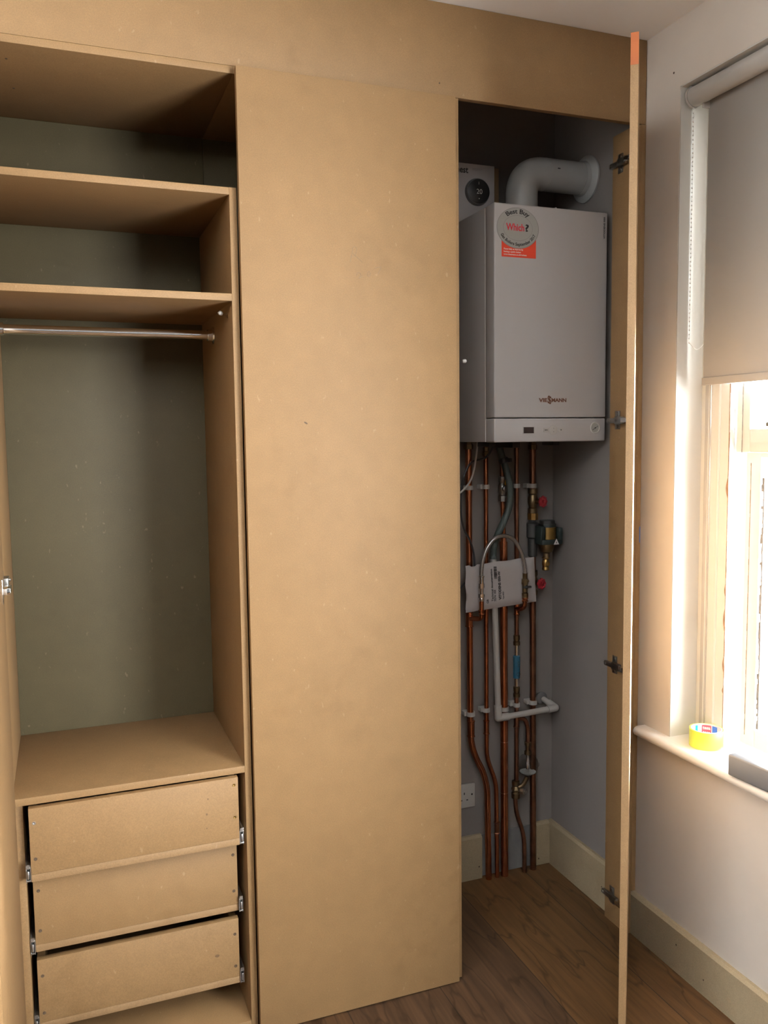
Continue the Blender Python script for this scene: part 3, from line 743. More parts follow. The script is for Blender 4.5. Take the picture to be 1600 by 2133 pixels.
# fittings under the boiler
for x0, x1 in ((1.300, 1.335), (1.415, 1.455), (1.462, 1.485), (1.400, 1.412)):
    pass
for bx in ((1.276, 1.300, 2.42, 2.50, 1.549), (1.500, 1.524, 2.40, 2.47, 1.551), (1.362, 1.390, 2.42, 2.55, 1.545)):
    MB().box(*bx, 1.5638, 0.002).build('underside_bracket', 'dark_metal', bo)

# ================================================================== flue
FX, FYY, FZ = 1.4105, 2.45, 2.418
fl = thing('flue_pipe', 'white flue pipe elbow rising from boiler top into the side wall', 'flue pipe', (FX, FYY, BZ1))
b = MB(); b.bent([(FX, FYY, BZ1), (FX, FYY, FZ), (W, FYY, FZ)], 0.0505, 0.092, 36, 16); b.build('pipe', 'flue', fl)
MB().lathe([(0.062, 0.0005), (0.062, 0.012), (0.0545, 0.026), (0.0545, 0.035), (0.051, 0.036)], (FX, FYY, BZ1), (0, 0, 1), 36).build('base_collar', 'flue', fl)
MB().lathe([(0.074, 0.0005), (0.074, 0.006), (0.066, 0.014), (0.0555, 0.017), (0.0525, 0.03)], (W, FYY, FZ), (-1, 0, 0), 36).build('wall_collar', 'flue', fl)
b = MB(); b.torus((1.492, FYY, FZ), 0.0507, 0.0008, (1, 0, 0), 36, 6); b.build('joint_ring', 'flue', fl)
MB().box(1.512, 1.521, FYY - 0.0512, FYY - 0.0500, FZ + 0.006, FZ + 0.009).build('vent_slot', 'ink', fl)

# ================================================================== thermostat box on top of the boiler
tb = thing('thermostat_box', 'white thermostat carton with dark round dial picture standing on boiler', 'box', (1.31, 2.575, BZ1))
TY = 2.552; TX0, TX1 = 1.2095, 1.3675
b = MB(); b.box(TX0, TX1, TY, TY + 0.075, BZ1, 2.4615, 0.0012); b.build('carton', 'paper', tb)
tcx, tcz = 1.3032, 2.3735
b = MB(); b.lathe([(0.0435, 0), (0.0430, 0.006), (0.0405, 0.012)], (tcx, TY - 0.0001, tcz), N_, 40); dl = b.build('dial', 'dial_ring', tb)
MB().lathe([(0.0388, 0.0), (0.0385, 0.0016), (0.036, 0.0026)], (tcx + 0.0006, TY - 0.0118, tcz), N_, 40).build('dial_glass', 'black_gloss', dl)
b = MB(); put_text(b, '20', 0.0225, (tcx + 0.002, TY - 0.0148, tcz - 0.002), RT, UP, 0.0, fit=0.0205)
b.box(tcx - 0.0006, tcx + 0.0004, TY - 0.0150, TY - 0.0146, tcz + 0.021, tcz + 0.029)
b.lathe([(0.0020, 0), (0.0020, 0.0003)], (tcx + 0.001, TY - 0.0146, tcz - 0.0235), N_, 10)
b.build('digits', 'screen_digits', dl)
b = MB(); put_text(b, 'nest', 0.0290, (1.2500, TY - 0.0003, 2.4400), RT, UP, 0.0004, fit=0.042); b.build('lettering', 'ink', tb)
b = MB(); b.box(1.2870, 1.3230, TY - 0.0003, TY, 2.4465, 2.4478); b.box(1.2870, 1.3160, TY - 0.0003, TY, 2.4425, 2.4436); b.build('small_print', 'ink_soft', tb)
cb = MB().box(1.3700, 1.4250, 2.628, 2.6415, BZ1, 2.482, 0.001).build('card_offcut', 'card', loc=(1.40, 2.634, BZ1))
tag(cb, 'brown board offcut standing between white carton and flue pipe', 'board')

# ================================================================== pipework on the back wall
PY = 2.612
def coupling(b, c, r, h, axis=(0, 0, 1)):
    a = Vector(axis).normalized(); c = Vector(c)
    b.lathe([(r + 0.0006, -h / 2), (r + 0.0032, -h / 2 + 0.002), (r + 0.0032, -h / 2 + 0.004), (r + 0.0014, -h / 2 + 0.006),
             (r + 0.0014, h / 2 - 0.006), (r + 0.0032, h / 2 - 0.004), (r + 0.0032, h / 2 - 0.002), (r + 0.0006, h / 2)], c, a, 24)
    return b

# 1: leftmost 22 mm pipe
p1 = thing('copper_pipe', 'leftmost thick copper pipe under the boiler, swept right near the floor', 'pipe', (1.3745, PY, 0), 'copper pipes under the boiler')
MB().bent([(1.2990, PY, BZ0 + 0.003), (1.3040, PY, 0.492), (1.3690, PY, 0.372), (1.3745, PY, 0.0)], 0.0110, 0.07, 24, 10).build('tube', 'copper', p1)
b = MB(); coupling(b, (1.3060, PY, 0.563), 0.011, 0.060); b.build('coupling', 'copper', p1)
b = MB(); coupling(b, (1.3002, PY, 0.955), 0.011, 0.060); b.build('tee', 'copper', p1)
b = MB(); b.lathe([(0.0165, 0), (0.0165, 0.016), (0.013, 0.018), (0.013, 0.026)], (1.2990, PY, 1.540), (0, 0, 1), 6); b.build('compression_nut', 'brass_dull', p1)
# 2: 15 mm
p2 = thing('copper_pipe', 'second copper pipe from the left, thin, kinked right near the socket', 'pipe', (1.4085, PY, 0), 'copper pipes under the boiler')
MB().bent([(1.3655, PY, BZ0 + 0.003), (1.3668, PY, 0.452), (1.4050, PY, 0.350), (1.4085, PY, 0.0)], 0.0078, 0.035, 20, 8).build('tube', 'copper', p2)
b = MB(); coupling(b, (1.3664, PY, 0.560), 0.0078, 0.052); b.build('coupling', 'copper', p2)
b = MB(); coupling(b, (1.4077, PY, 0.185), 0.0078, 0.046); b.build('coupling', 'copper_dull', p2)
b = MB(); b.lathe([(0.0125, 0), (0.0125, 0.015), (0.010, 0.017), (0.010, 0.03)], (1.3655, PY, 1.515), (0, 0, 1), 6); b.build('compression_nut', 'brass_dull', p2)
# 3: gas pipe with cock
p3 = thing('gas_pipe', 'thick straight copper pipe right of the white waste pipe, with gas cock', 'pipe', (1.4390, PY, 0), 'copper pipes under the boiler')
b = MB(); b.tube([(1.4275, PY, BZ0 + 0.003), (1.4290, PY, 1.46), (1.4300, PY, 1.40)], 0.0075, 16, 4); b.build('upper_tube', 'copper_dull', p3)
b = MB(); b.cyl((1.4300, PY, 1.36), (1.4345, PY, 1.225), 0.0078); coupling(b, (1.4345, PY, 1.222), 0.0090, 0.030); b.build('reducer', 'copper', p3)
b = MB(); b.cyl((1.4345, PY, 1.215), (1.4390, PY, 0.0), 0.0135); b.build('tube', 'copper', p3)
for rx, rz in ((1.4371, 0.498), (1.4381, 0.310)):
    MB().torus((rx, PY, rz), 0.0136, 0.0008, (0, 0, 1), 24, 6).build('solder_ring', 'copper_dull', p3)
b = MB()
b.lathe([(0.010, -0.045), (0.0155, -0.044), (0.0155, -0.026), (0.012, -0.022), (0.012, -0.016), (0.017, -0.010), (0.017, 0.010), (0.012, 0.016), (0.012, 0.02), (0.0150, 0.024), (0.0150, 0.040), (0.010, 0.042)], (1.4300, PY, 1.402), (0, 0, 1), 8)
b.lathe([(0.010, 0), (0.010, 0.024), (0.006, 0.026)], (1.4300, PY, 1.402), N_, 14)
gc = b.build('gas_cock', 'hinge', p3)
b = MB(); b.box(1.4235, 1.4365, PY - 0.032, PY - 0.027, 1.415, 1.462, 0.002); b.build('lever', 'yellow_lever', gc)
# 4: cold main with branch
p4 = thing('copper_pipe', 'thin copper pipe carrying the blue sleeve, ending in a swept bend', 'pipe', (1.516, PY - 0.006, 0), 'copper pipes under the boiler')
X4 = 1.4838; Y4 = PY - 0.006
MB().cyl((1.4822, Y4, BZ0 + 0.003), (X4, Y4, 0.862), 0.0078, seg=20).build('tube', 'copper_dull', p4)
b = MB(); coupling(b, (X4, Y4, 0.975), 0.0078, 0.046); b.build('tee', 'copper', p4)
MB().cyl((X4, Y4, 0.690), (X4, Y4, 0.325), 0.0078, seg=20).build('middle_tube', 'copper_dull', p4)
b = MB(); coupling(b, (X4, Y4, 0.570), 0.0078, 0.050); b.bent([(X4, Y4, 0.578), (X4 + 0.030, Y4 - 0.006, 0.576), (1.5230, Y4 - 0.012, 0.545), (1.5230, Y4 - 0.012, 0.478)], 0.0080, 0.03, 18, 8)
b.build('branch_bend', 'copper_dull', p4)
b = MB(); b.bent([(1.4800, Y4, 0.330), (1.4800, Y4, 0.232), (1.5160, Y4, 0.145), (1.5180, Y4, 0.0)], 0.0078, 0.045, 20, 10); b.build('lower_tube', 'copper_dull', p4)
b = MB(); b.lathe([(0.009, -0.034), (0.0155, -0.032), (0.0155, -0.014), (0.011, -0.010), (0.0165, 0.0), (0.011, 0.012), (0.0145, 0.016), (0.0145, 0.030), (0.009, 0.032)], (1.4805, Y4, 0.318), (0, 0, 1), 8)
b.bent([(1.4805, Y4, 0.322), (1.506, Y4 - 0.008, 0.330), (1.5215, Y4 - 0.012, 0.362)], 0.0078, 0.016, 14, 6)
sv = b.build('stop_valve', 'brass_dull', p4)
b = MB(); b.lathe([(0.011, 0), (0.011, 0.014), (0.006, 0.016), (0.006, 0.022)], (1.500, Y4 - 0.006, 0.312), (0.4, -1, 0), 8); b.build('drain_plug', 'steel', sv)
# 5: right-hand 22 mm pipe
p5 = thing('copper_pipe', 'rightmost copper pipe, running straight to the floor past the filter', 'pipe', (1.557, PY, 0), 'copper pipes under the boiler')
MB().cyl((1.5495, PY, BZ0 + 0.003), (1.5570, PY, 0.0), 0.0110, seg=24).build('tube', 'copper_dull', p5)
b = MB(); b.lathe([(0.0165, 0), (0.0165, 0.016), (0.013, 0.018), (0.013, 0.026)], (1.5496, PY, 1.535), (0, 0, 1), 6); b.build('compression_nut', 'brass_dull', p5)

# pipe clips, two rows
def clip(x, z, r, label, w=0.030):
    t = thing('pipe_clip', label, 'pipe clip', (x, YB, z), 'white pipe clips')
    b = MB(); b.box(x - w / 2 - 0.004, x + w / 2, PY + 0.004, YB - 0.0005, z - 0.0075, z + 0.0075, 0.0015); b.build('clip_base', 'white_plastic', t)
    b = MB(); b.lathe([(r + 0.0005, -0.0075), (r + 0.0042, -0.0070), (r + 0.0042, 0.0070), (r + 0.0005, 0.0075)], (x, PY if abs(x - X4) > 0.01 else Y4, z), (0, 0, 1), 24, cap=False); b.build('clip_ring', 'white_plastic', t)
clip(1.3003, 1.4085, 0.011, 'upper white clip on the leftmost copper pipe')
clip(1.3659, 1.4095, 0.0078, 'upper white clip on the second copper pipe from the left')
clip(1.4826, 1.4095, 0.0078, 'upper white clip on the thin pipe beside the grey hose')
clip(1.5503, 1.4075, 0.011, 'upper white clip on the rightmost copper pipe, above red wheel', 0.036)
clip(1.3047, 0.616, 0.011, 'lower white clip on the leftmost copper pipe', 0.036)
clip(1.3665, 0.622, 0.0078, 'lower white clip on the second copper pipe from the left')
clip(1.4366, 0.618, 0.0135, 'lower white clip on the thick pipe behind the white waste pipe')
clip(X4, 0.628, 0.0078, 'lower white clip on the thin pipe below the blue sleeve')
clip(1.5540, 0.627, 0.011, 'lower white clip on the rightmost copper pipe', 0.036)

# blue inline scale inhibitor on pipe 4
si = thing('scale_inhibitor', 'blue-sleeved inline cylinder fitted upright in the thin copper pipe', 'pipe fitting', (X4, Y4, 0.69))
b = MB()
b.lathe([(0.0125, 0), (0.0125, 0.012), (0.009, 0.014), (0.012, 0.022), (0.012, 0.034), (0.0085, 0.036)], (X4, Y4, 0.845), (0, 0, 1), 8); b.build('compression_nut', 'brass_dull', si); b = MB()
b.lathe([(0.0085, 0), (0.0125, 0.002), (0.0125, 0.014), (0.009, 0.016), (0.012, 0.026), (0.012, 0.038), (0.009, 0.04)], (X4, Y4, 0.655), (0, 0, 1), 8)
b.build('compression_nut', 'brass_dull', si)
b = MB(); b.cyl((X4, Y4, 0.69), (X4, Y4, 0.85), 0.0072); b.build('barrel', 'chrome', si)
MB().lathe([(0.0095, 0), (0.0125, 0.003), (0.0125, 0.081), (0.0095, 0.084)], (X4, Y4, 0.724), (0, 0, 1), 24).build('sleeve', 'sleeve_blue', si)
b = MB(); put_text(b, 'SCALE', 0.0075, (X4, Y4 - 0.0127, 0.778), (0, 0, -1), (1, 0, 0), 0.0002); b.build('lettering', 'ink', si); b = MB(); b.torus((X4, Y4 - 0.0126, 0.742), 0.0065, 0.0009, (0, 1, 0), 20, 6); b.build('symbol', 'ink', si)

# clear dosing bowl on the branch
db = thing('dosing_bowl', 'clear plastic dosing bowl with metal core hanging from bent copper pipe', 'dosing pot', (1.523, Y4 - 0.012, 0.36))
cx_, cy_ = 1.5230, Y4 - 0.012
b = MB(); b.lathe([(0.008, 0.0), (0.0125, 0.001), (0.0125, 0.012), (0.0075, 0.016), (0.0075, 0.034), (0.0120, 0.036), (0.0120, 0.046), (0.008, 0.048)], (cx_, cy_, 0.444), (0, 0, 1), 12); b.build('neck', 'brass_dull', db)
b = MB(); b.lathe([(0.011, 0.072), (0.022, 0.068), (0.034, 0.055), (0.039, 0.040), (0.0415, 0.0385), (0.0415, 0.0350), (0.0375, 0.034), (0.036, 0.022), (0.030, 0.008), (0.017, -0.002), (0.004, -0.005)], (cx_, cy_, 0.372), (0, 0, 1), 36); b.build('bowl', 'dome', db)
b = MB(); b.lathe([(0.0065, 0.002), (0.0065, 0.03), (0.0078, 0.031), (0.0078, 0.035), (0.0060, 0.036), (0.0060, 0.060), (0.003, 0.066)], (cx_, cy_, 0.380), (0, 0, 1), 20); b.build('core', 'chrome', db)
b = MB(); b.lathe([(0.003, -0.0042), (0.016, -0.0014), (0.0255, 0.0045), (0.0295, 0.0085), (0.0270, 0.0080), (0.016, 0.0015), (0.002, -0.0015)], (cx_, cy_, 0.3728), (0, 0, 1), 32); b.build('crystals', 'beads_white', db)

# white waste pipe
wp = thing('waste_pipe', 'white plastic waste pipe dropping behind envelope then running right to the wall', 'pipe', (1.40, 2.55, 0.61))
WY = 2.584
b = MB(); b.bent([(1.3785, WY, 1.181), (1.3985, WY, 0.5980), (1.4380, WY, 0.5985)], 0.0108, 0.001, 22, 2)
b.cyl((1.438, WY, 0.5985), (1.6120, WY, 0.6035), 0.0105, seg=22)
b.cyl((1.6290, WY, 0.6055), (1.6080, YB - 0.001, 0.628), 0.0105, seg=22)
b.build('tube', 'white_plastic', wp)
b = MB(); b.cyl((1.3970, WY, 0.643), (1.3985, WY, 0.5980), 0.0135); b.sphere((1.3985, WY, 0.5980), 0.0135, 20); b.cyl((1.3985, WY, 0.5980), (1.4395, WY, 0.5984), 0.0135); b.build('elbow', 'white_plastic', wp)
b = MB(); b.cyl((1.5980, WY, 0.6030), (1.6300, WY, 0.6055), 0.0135); b.sphere((1.6300, WY, 0.6055), 0.0135, 20); b.cyl((1.6300, WY, 0.6055), (1.6200, WY + 0.030, 0.6165), 0.0135); b.build('elbow', 'white_plastic', wp)
MB().lathe([(0.0125, 0.0), (0.0215, 0.001), (0.023, 0.006), (0.018, 0.010), (0.0125, 0.011)], (1.6045, YB - 0.0005, 0.629), (0, -1, 0), 18).build('wall_seal', 'concrete', wp)

# grey-green condensate hose
gh = MB().tube([(1.3930, 2.575, BZ0 + 0.002), (1.4020, 2.568, 1.520), (1.4190, 2.560, 1.458), (1.4300, 2.557, 1.400), (1.4270, 2.559, 1.345), (1.4110, 2.565, 1.295), (1.3905, 2.573, 1.245), (1.3800, 2.580, 1.205), (1.3790, WY, 1.163)], lambda t: 0.0135 if t < 0.06 or t > 0.97 else 0.0118, 20, 8).build('condensate_hose', 'hose_green', loc=(1.3790, WY, 1.163))
tag(gh, 'grey-green curved hose from boiler underside into the white waste pipe', 'hose')
b = MB(); b.lathe([(0.0125, 0), (0.0165, 0.001), (0.0165, 0.017), (0.0125, 0.018)], (1.4110, 2.564, 1.492), (-0.28, 0.1, 1), 20); b.box(1.424, 1.434, 2.552, 2.566, 1.494, 1.508, 0.002); b.build('hose_clip', 'black', gh)

# cables
bc = MB().tube([(1.3780, 2.560, BZ0 + 0.001), (1.3560, 2.572, 1.523), (1.3370, 2.580, 1.506), (1.2980, 2.584, 1.497), (1.2680, 2.584, 1.450), (1.2590, 2.585, 1.385), (1.2590, 2.587, 1.320), (1.2720, 2.590, 1.268), (1.2960, 2.592, 1.225), (1.3090, 2.592, 1.180), (1.3120, 2.592, 1.130)], 0.0036, 10, 6).build('black_cable', 'black', loc=(1.3120, 2.592, 1.130))
tag(bc, 'thin black cable looping across the copper pipes below the boiler', 'cable')
wc = MB().tube([(1.3080, 2.560, BZ0 + 0.001), (1.3050, 2.565, 1.520), (1.2960, 2.570, 1.460), (1.2790, 2.572, 1.424), (1.2500, 2.574, 1.396), (1.2100, 2.580, 1.372), (1.1500, 2.60, 1.350), (1.10, 2.62, 1.34)], 0.0032, 10, 6).build('white_cable', 'white_plastic', loc=(1.10, 2.62, 1.34))
tag(wc, 'white cable curving left from the boiler underside', 'cable')
lc = MB().tube([(1.235, 2.61, 1.045), (1.250, 2.605, 1.052), (1.264, 2.602, 1.068), (1.285, 2.60, 1.09)], 0.0030, 10, 6).build('short_cable', 'black', loc=(1.235, 2.61, 1.045))
tag(lc, 'short black cable end poking out left of the white envelope', 'cable')

# documentation envelope, tucked behind the filling loop
en = thing('document_envelope', 'white paper envelope of boiler papers wedged behind the braided hose', 'envelope', (1.40, 2.572, 0.99))
TL, TR, BR, BL = Vector((1.2640, 2.566, 1.1470)), Vector((1.5290, 2.566, 1.1630)), Vector((1.5390, 2.566, 1.0040)), Vector((1.2660, 2.566, 0.9870))
b = MB(); nu, nv = 36, 20; front = {}; back = {}
for i in range(nu + 1):
    for j in range(nv + 1):
        u, v = i / nu, j / nv
        p = (TL * (1 - u) + TR * u) * (1 - v) + (BL * (1 - u) + BR * u) * v
        e = min(1, min(u, 1 - u) * 9, min(v, 1 - v) * 6); th = 0.010 * math.sin(e * math.pi / 2)
        crease = 0.003 * math.exp(-((u - 0.135 - 0.02 * v) / 0.022) ** 2) + 0.0022 * math.exp(-((u - 0.80) / 0.02) ** 2)
        wr = 0.0012 * math.sin(9 * v + 3 * u) * max(0, 1 - u * 5) + 0.0008 * math.sin(23 * u + 5 * v) * max(0, u - 0.8) * 5
        edge = Vector((0, 0, 0))
        if i == 0: edge.x = 0.0016 * math.sin(j * 0.6)
        if j == 0: edge.z = 0.0010 * math.sin(i * 0.5) - (0.006 if 0.08 < u < 0.14 else 0)
        front[i, j] = b.bm.verts.new(p + edge + Vector((0, -th + crease + wr, 0))); back[i, j] = b.bm.verts.new(p + edge + Vector((0, 0.003 * math.sin(e * math.pi / 2) + 0.0006, 0)))
for i in range(nu):
    for j in range(nv):
        b.bm.faces.new((front[i, j], front[i + 1, j], front[i + 1, j + 1], front[i, j + 1])); b.bm.faces.new((back[i, j], back[i, j + 1], back[i + 1, j + 1], back[i + 1, j]))
for i in range(nu):
    b.bm.faces.new((front[i, 0], back[i, 0], back[i + 1, 0], front[i + 1, 0])); b.bm.faces.new((front[i, nv], front[i + 1, nv], back[i + 1, nv], back[i, nv]))
for j in range(nv):
    b.bm.faces.new((front[0, j], front[0, j + 1], back[0, j + 1], back[0, j])); b.bm.faces.new((front[nu, j], back[nu, j], back[nu, j + 1], front[nu, j + 1]))
b.build('sleeve', 'paper', en, angle=60)
eu = (TL - BL); eu = Vector((eu.x - 0.006, eu.y, eu.z)).normalized(); er = Vector((eu.z, 0, -eu.x)).normalized()
yE = 2.5552
b = MB()
def etext(t, size, x, z, bold, fit):
    put_text(b, t, size, (x, yE, z), (-0.055, 0.0, 1), (-1, 0.0, -0.055), bold, fit=fit)
etext('GB', 0.0100, 1.3427, 1.0214, 0.0003, 0.0140)
etext('Technical documentation', 0.0100, 1.3590, 1.0768, 0.0002, 0.1120)
etext('7574 103', 0.0100, 1.3712, 1.0395, 0.0003, 0.0390)
etext('VITODENS 050-W', 0.0125, 1.3885, 1.0735, 0.0006, 0.1000)
etext('Type BPJD', 0.0065, 1.4030, 1.0380, 0.0001, 0.0270)
z0 = 1.0985
while z0 < 1.1400:
    wdt = random.choice((0.0008, 0.0014, 0.0022)); xo = -(z0 - 1.1187) * 0.055
    b.box(1.3660 + xo, 1.3775 + xo, yE - 0.0003, yE + 0.0003, z0, z0 + wdt); z0 += wdt + random.choice((0.0009, 0.0016))
b.build('lettering', 'ink', en)

# braided filling loop, in front of the envelope
fp = thing('filling_loop', 'steel braided filling loop arching over the white envelope between two valves', 'hose', (1.39, 2.54, 0.985))
HY = 2.540
MB().tube([(1.3110, HY, 1.100), (1.3110, HY, 1.135), (1.3175, HY, 1.172), (1.3340, HY, 1.210), (1.3620, HY, 1.238), (1.3940, HY, 1.2460), (1.4260, HY, 1.236), (1.4520, HY, 1.207), (1.4700, HY, 1.168), (1.4780, HY, 1.128), (1.4785, HY, 1.098)], 0.0066, 18, 8).build('braided_hose', 'braid', fp)
b = MB()   # left stack of fittings
b.lathe([(0.0085, 0.012), (0.0085, 0.034), (0.0105, 0.036), (0.0105, 0.040)], (1.3110, HY, 1.075), (0, 0, 1), 16)
b.lathe([(0.0105, 0), (0.0105, 0.016)], (1.3110, HY, 1.072), (0, 0, 1), 6)
b.lathe([(0.0075, 0), (0.0075, 0.03)], (1.3110, HY, 1.045), (0, 0, 1), 16)
b.lathe([(0.0110, 0), (0.0110, 0.013)], (1.3110, HY, 1.040), (0, 0, 1), 6)
b.lathe([(0.0070, 0), (0.0095, 0.004), (0.0095, 0.012), (0.0070, 0.016)], (1.3110, HY, 1.026), (0, 0, 1), 16)
b.lathe([(0.005, 0), (0.005, 0.010), (0.003, 0.011)], (1.3110, HY, 1.048), (0.6, -0.8, 0), 10)
b.build('valve', 'chrome', fp)
b = MB(); b.bent([(1.3110, HY, 1.030), (1.3110, HY, 0.968), (1.3060, HY + 0.030, 0.962), (1.3010, PY - 0.004, 0.956)], 0.0082, 0.016, 16, 6); coupling(b, (1.3110, HY, 0.990), 0.0080, 0.018); b.build('elbow', 'copper', fp)
b = MB()   # right stack of fittings
b.lathe([(0.0085, 0.0), (0.0085, 0.022), (0.0095, 0.024)], (1.4785, HY, 1.088), (0, 0, 1), 16)
b.lathe([(0.0120, 0), (0.0120, 0.018)], (1.4785, HY, 1.074), (0, 0, 1), 6)
b.lathe([(0.0095, 0), (0.0095, 0.03)], (1.4785, HY, 1.046), (0, 0, 1), 16)
b.lathe([(0.0100, 0), (0.0115, 0.003), (0.0115, 0.016), (0.0090, 0.018)], (1.4785, HY, 1.026), (0, 0, 1), 8)
b.lathe([(0.004, 0), (0.004, 0.014)], (1.4785, HY, 1.083), (1, -0.2, 0.1), 10)
rv = b.build('valve', 'brass_dull', fp)
b = MB(); b.box(1.4640, 1.4960, HY - 0.017, HY - 0.008, 1.0615, 1.0690, 0.003); b.lathe([(0.006, 0), (0.006, 0.012)], (1.4785, HY - 0.002, 1.065), N_, 12); b.build('valve_lever', 'black', rv)
b = MB(); b.bent([(1.4785, HY, 1.030), (1.4785, HY, 0.995), (1.4800, HY + 0.035, 0.980), (1.4838, Y4, 0.976)], 0.0082, 0.020, 16, 6); coupling(b, (1.4785, HY, 1.020), 0.0080, 0.016); b.build('elbow', 'copper', fp)

# magnetic filter with two red-wheeled valves on the right-hand pipe
mf = thing('magnetic_filter', 'dark green bodied brass heating filter with two red wheel valves', 'filter', (1.59, 2.575, 1.06))
X5 = lambda z: 1.5495 + (1.5570 - 1.5495) * (BZ0 - z) / BZ0
def wheel_valve(z, hx, hy, hz):
    b = MB(); x = X5(z)
    b.lathe([(0.0125, -0.045), (0.0175, -0.044), (0.0175, -0.028), (0.0135, -0.024), (0.0180, -0.008), (0.0180, 0.010), (0.0135, 0.022), (0.0175, 0.026), (0.0175, 0.042), (0.0125, 0.043)], (x, PY, z), (0, 0, 1), 12)
    b.cyl((x, PY, z), (hx - 0.004, hy + 0.008, hz), 0.0085, seg=14)
    v = b.build('valve', 'brass_dull', mf)
    d = Vector((hx - x, hy - PY, 0)).normalized(); d = Vector((0.25, -0.97, 0.05)).normalized()
    c = Vector((hx, hy, hz)); u = d.orthogonal().normalized(); w_ = d.cross(u)
    b = MB(); n = 40; prof = [(0.0, 0.006)]
    rings = []
    for (rad, h) in ((0.004, -0.006), (0.75, -0.006), (1.0, -0.003), (1.0, 0.003), (0.72, 0.005), (0.66, 0.002), (0.30, 0.002), (0.26, 0.006), (0.004, 0.007)):
        ring = []
        for k in range(n):
            a = 2 * math.pi * k / n; R = 0.0190 + 0.0017 * math.cos(8 * a)
            rr_ = R * rad
            ring.append(b.bm.verts.new(c + (u * math.cos(a) + w_ * math.sin(a)) * max(rr_, 0.0001) + d * h))
        rings.append(ring)
    for A, B in zip(rings, rings[1:]):
        for k in range(n): b.bm.faces.new((A[k], A[(k + 1) % n], B[(k + 1) % n], B[k]))
    b.bm.faces.new(rings[0]); b.bm.faces.new(rings[-1])
    hw = b.build('handwheel', 'red', v)
wheel_valve(1.3550, 1.5680, 2.572, 1.3535)
wheel_valve(1.0640, 1.5640, 2.572, 1.0640)
b = MB(); x = X5(1.30); b.lathe([(0.0125, -0.014), (0.0190, -0.012), (0.0190, 0.010), (0.0135, 0.014)], (x, PY, 1.300), (0, 0, 1), 8); b.build('union_nut', 'brass', mf)
b = MB(); x = X5(1.25); b.lathe([(0.0125, -0.095), (0.0170, -0.09), (0.0170, -0.03), (0.0220, -0.024), (0.0220, 0.024), (0.0150, 0.030), (0.0150, 0.038)], (x, PY, 1.250), (0, 0, 1), 12)
b.cyl((x, PY, 1.245), (1.588, 2.580, 1.245), 0.014); b.build('side_body', 'dark_metal', mf)
fx, fy = 1.5905, 2.578
b = MB(); b.lathe([(0.0290, -0.040), (0.0290, 0.028), (0.0270, 0.030)], (fx - 0.002, fy, 1.244), (0, 0, 1), 36)
b.box(fx - 0.040, fx + 0.041, fy - 0.0315, fy + 0.018, 1.2035, 1.2215, 0.003); b.box(fx + 0.026, fx + 0.043, fy - 0.0310, fy + 0.015, 1.2045, 1.2620, 0.004); b.box(fx - 0.044, fx - 0.026, fy - 0.0300, fy + 0.015, 1.2045, 1.268, 0.004)
b.build('magnet_collar', 'green_plastic', mf)
b = MB(); b.lathe([(0.0270, 0.0), (0.0270, 0.012), (0.0240, 0.0145), (0.008, 0.0150)], (fx - 0.002, fy, 1.2735), (0, 0, 1), 36); b.lathe([(0.0305, 0), (0.0305, 0.003)], (fx - 0.002, fy, 1.272), (0, 0, 1), 36); b.build('cap', 'dark_metal', mf)
b = MB(); b.lathe([(0.0290, 0.0), (0.0290, 0.042)], (fx - 0.0005, fy - 0.0025, 1.2215), (0, 0, 1), 36); b.build('brass_barrel', 'brass', mf)
b = MB(); b.lathe([(0.0285, 0.0), (0.0285, -0.006), (0.0240, -0.020), (0.0215, -0.027), (0.0120, -0.032), (0.0120, -0.048)], (fx - 0.004, fy, 1.2035), (0, 0, 1), 36); b.build('lower_cone', 'brass_dull', mf)
b = MB(); zc = 1.1555; b.lathe([(0.0130, 0.0), (0.0130, -0.003), (0.0085, -0.006), (0.0115, -0.012), (0.0130, -0.024), (0.0105, -0.034), (0.0125, -0.038), (0.0125, -0.044), (0.0060, -0.047)], (fx - 0.007, fy, zc), (0, 0, 1), 14)
b.torus((fx - 0.007, fy - 0.012, zc - 0.022), 0.0075, 0.0018, (0, 1, 0), 20, 8); b.build('drain_valve', 'brass', mf)
b = MB(); yy = fy - 0.0322; b.prism([(fx + 0.005, yy, 1.2035), (fx + 0.027, yy, 1.2035), (fx + 0.016, yy, 1.2240)], (0, -0.0006, 0)); wl = b.build('warning_label', 'white_ink', mf)
b = MB(); b.prism([(fx + 0.0125, yy - 0.0007, 1.2075), (fx + 0.0195, yy - 0.0007, 1.2075), (fx + 0.0160, yy - 0.0007, 1.2165)], (0, -0.0003, 0)); b.build('warning_symbol', 'ink_soft', wl)

# ================================================================== socket on the cupboard's back wall
so = thing('wall_socket', 'white single wall socket low on the cupboard back wall', 'socket', (1.288, YB, 0.2675))
b = MB(); SX0, SX1, SZ0, SZ1 = 1.2455, 1.3315, 0.2680, 0.3545; SY = YB - 0.011
b.box(SX0, SX1, SY, YB - 0.0005, SZ0, SZ1, 0.003); b.build('faceplate', 'white_plastic', so)
b = MB(); c0, c1 = (SX0 + SX1) / 2, (SZ0 + SZ1) / 2 - 0.004
b.box(c0 - 0.002, c0 + 0.002, SY - 0.0003, SY + 0.001, c1 + 0.010, c1 + 0.018); b.box(c0 - 0.0145, c0 - 0.0080, SY - 0.0003, SY + 0.001, c1 - 0.012, c1 - 0.008); b.box(c0 + 0.0080, c0 + 0.0145, SY - 0.0003, SY + 0.001, c1 - 0.012, c1 - 0.008)
b.build('pin_slots', 'ink', so)
for s in (-1, 1): MB().lathe([(0.0034, 0), (0.0034, 0.0006)], (c0 + s * 0.030, SY, c1 + 0.008), N_, 12).build('fixing_screw', 'ink', so)

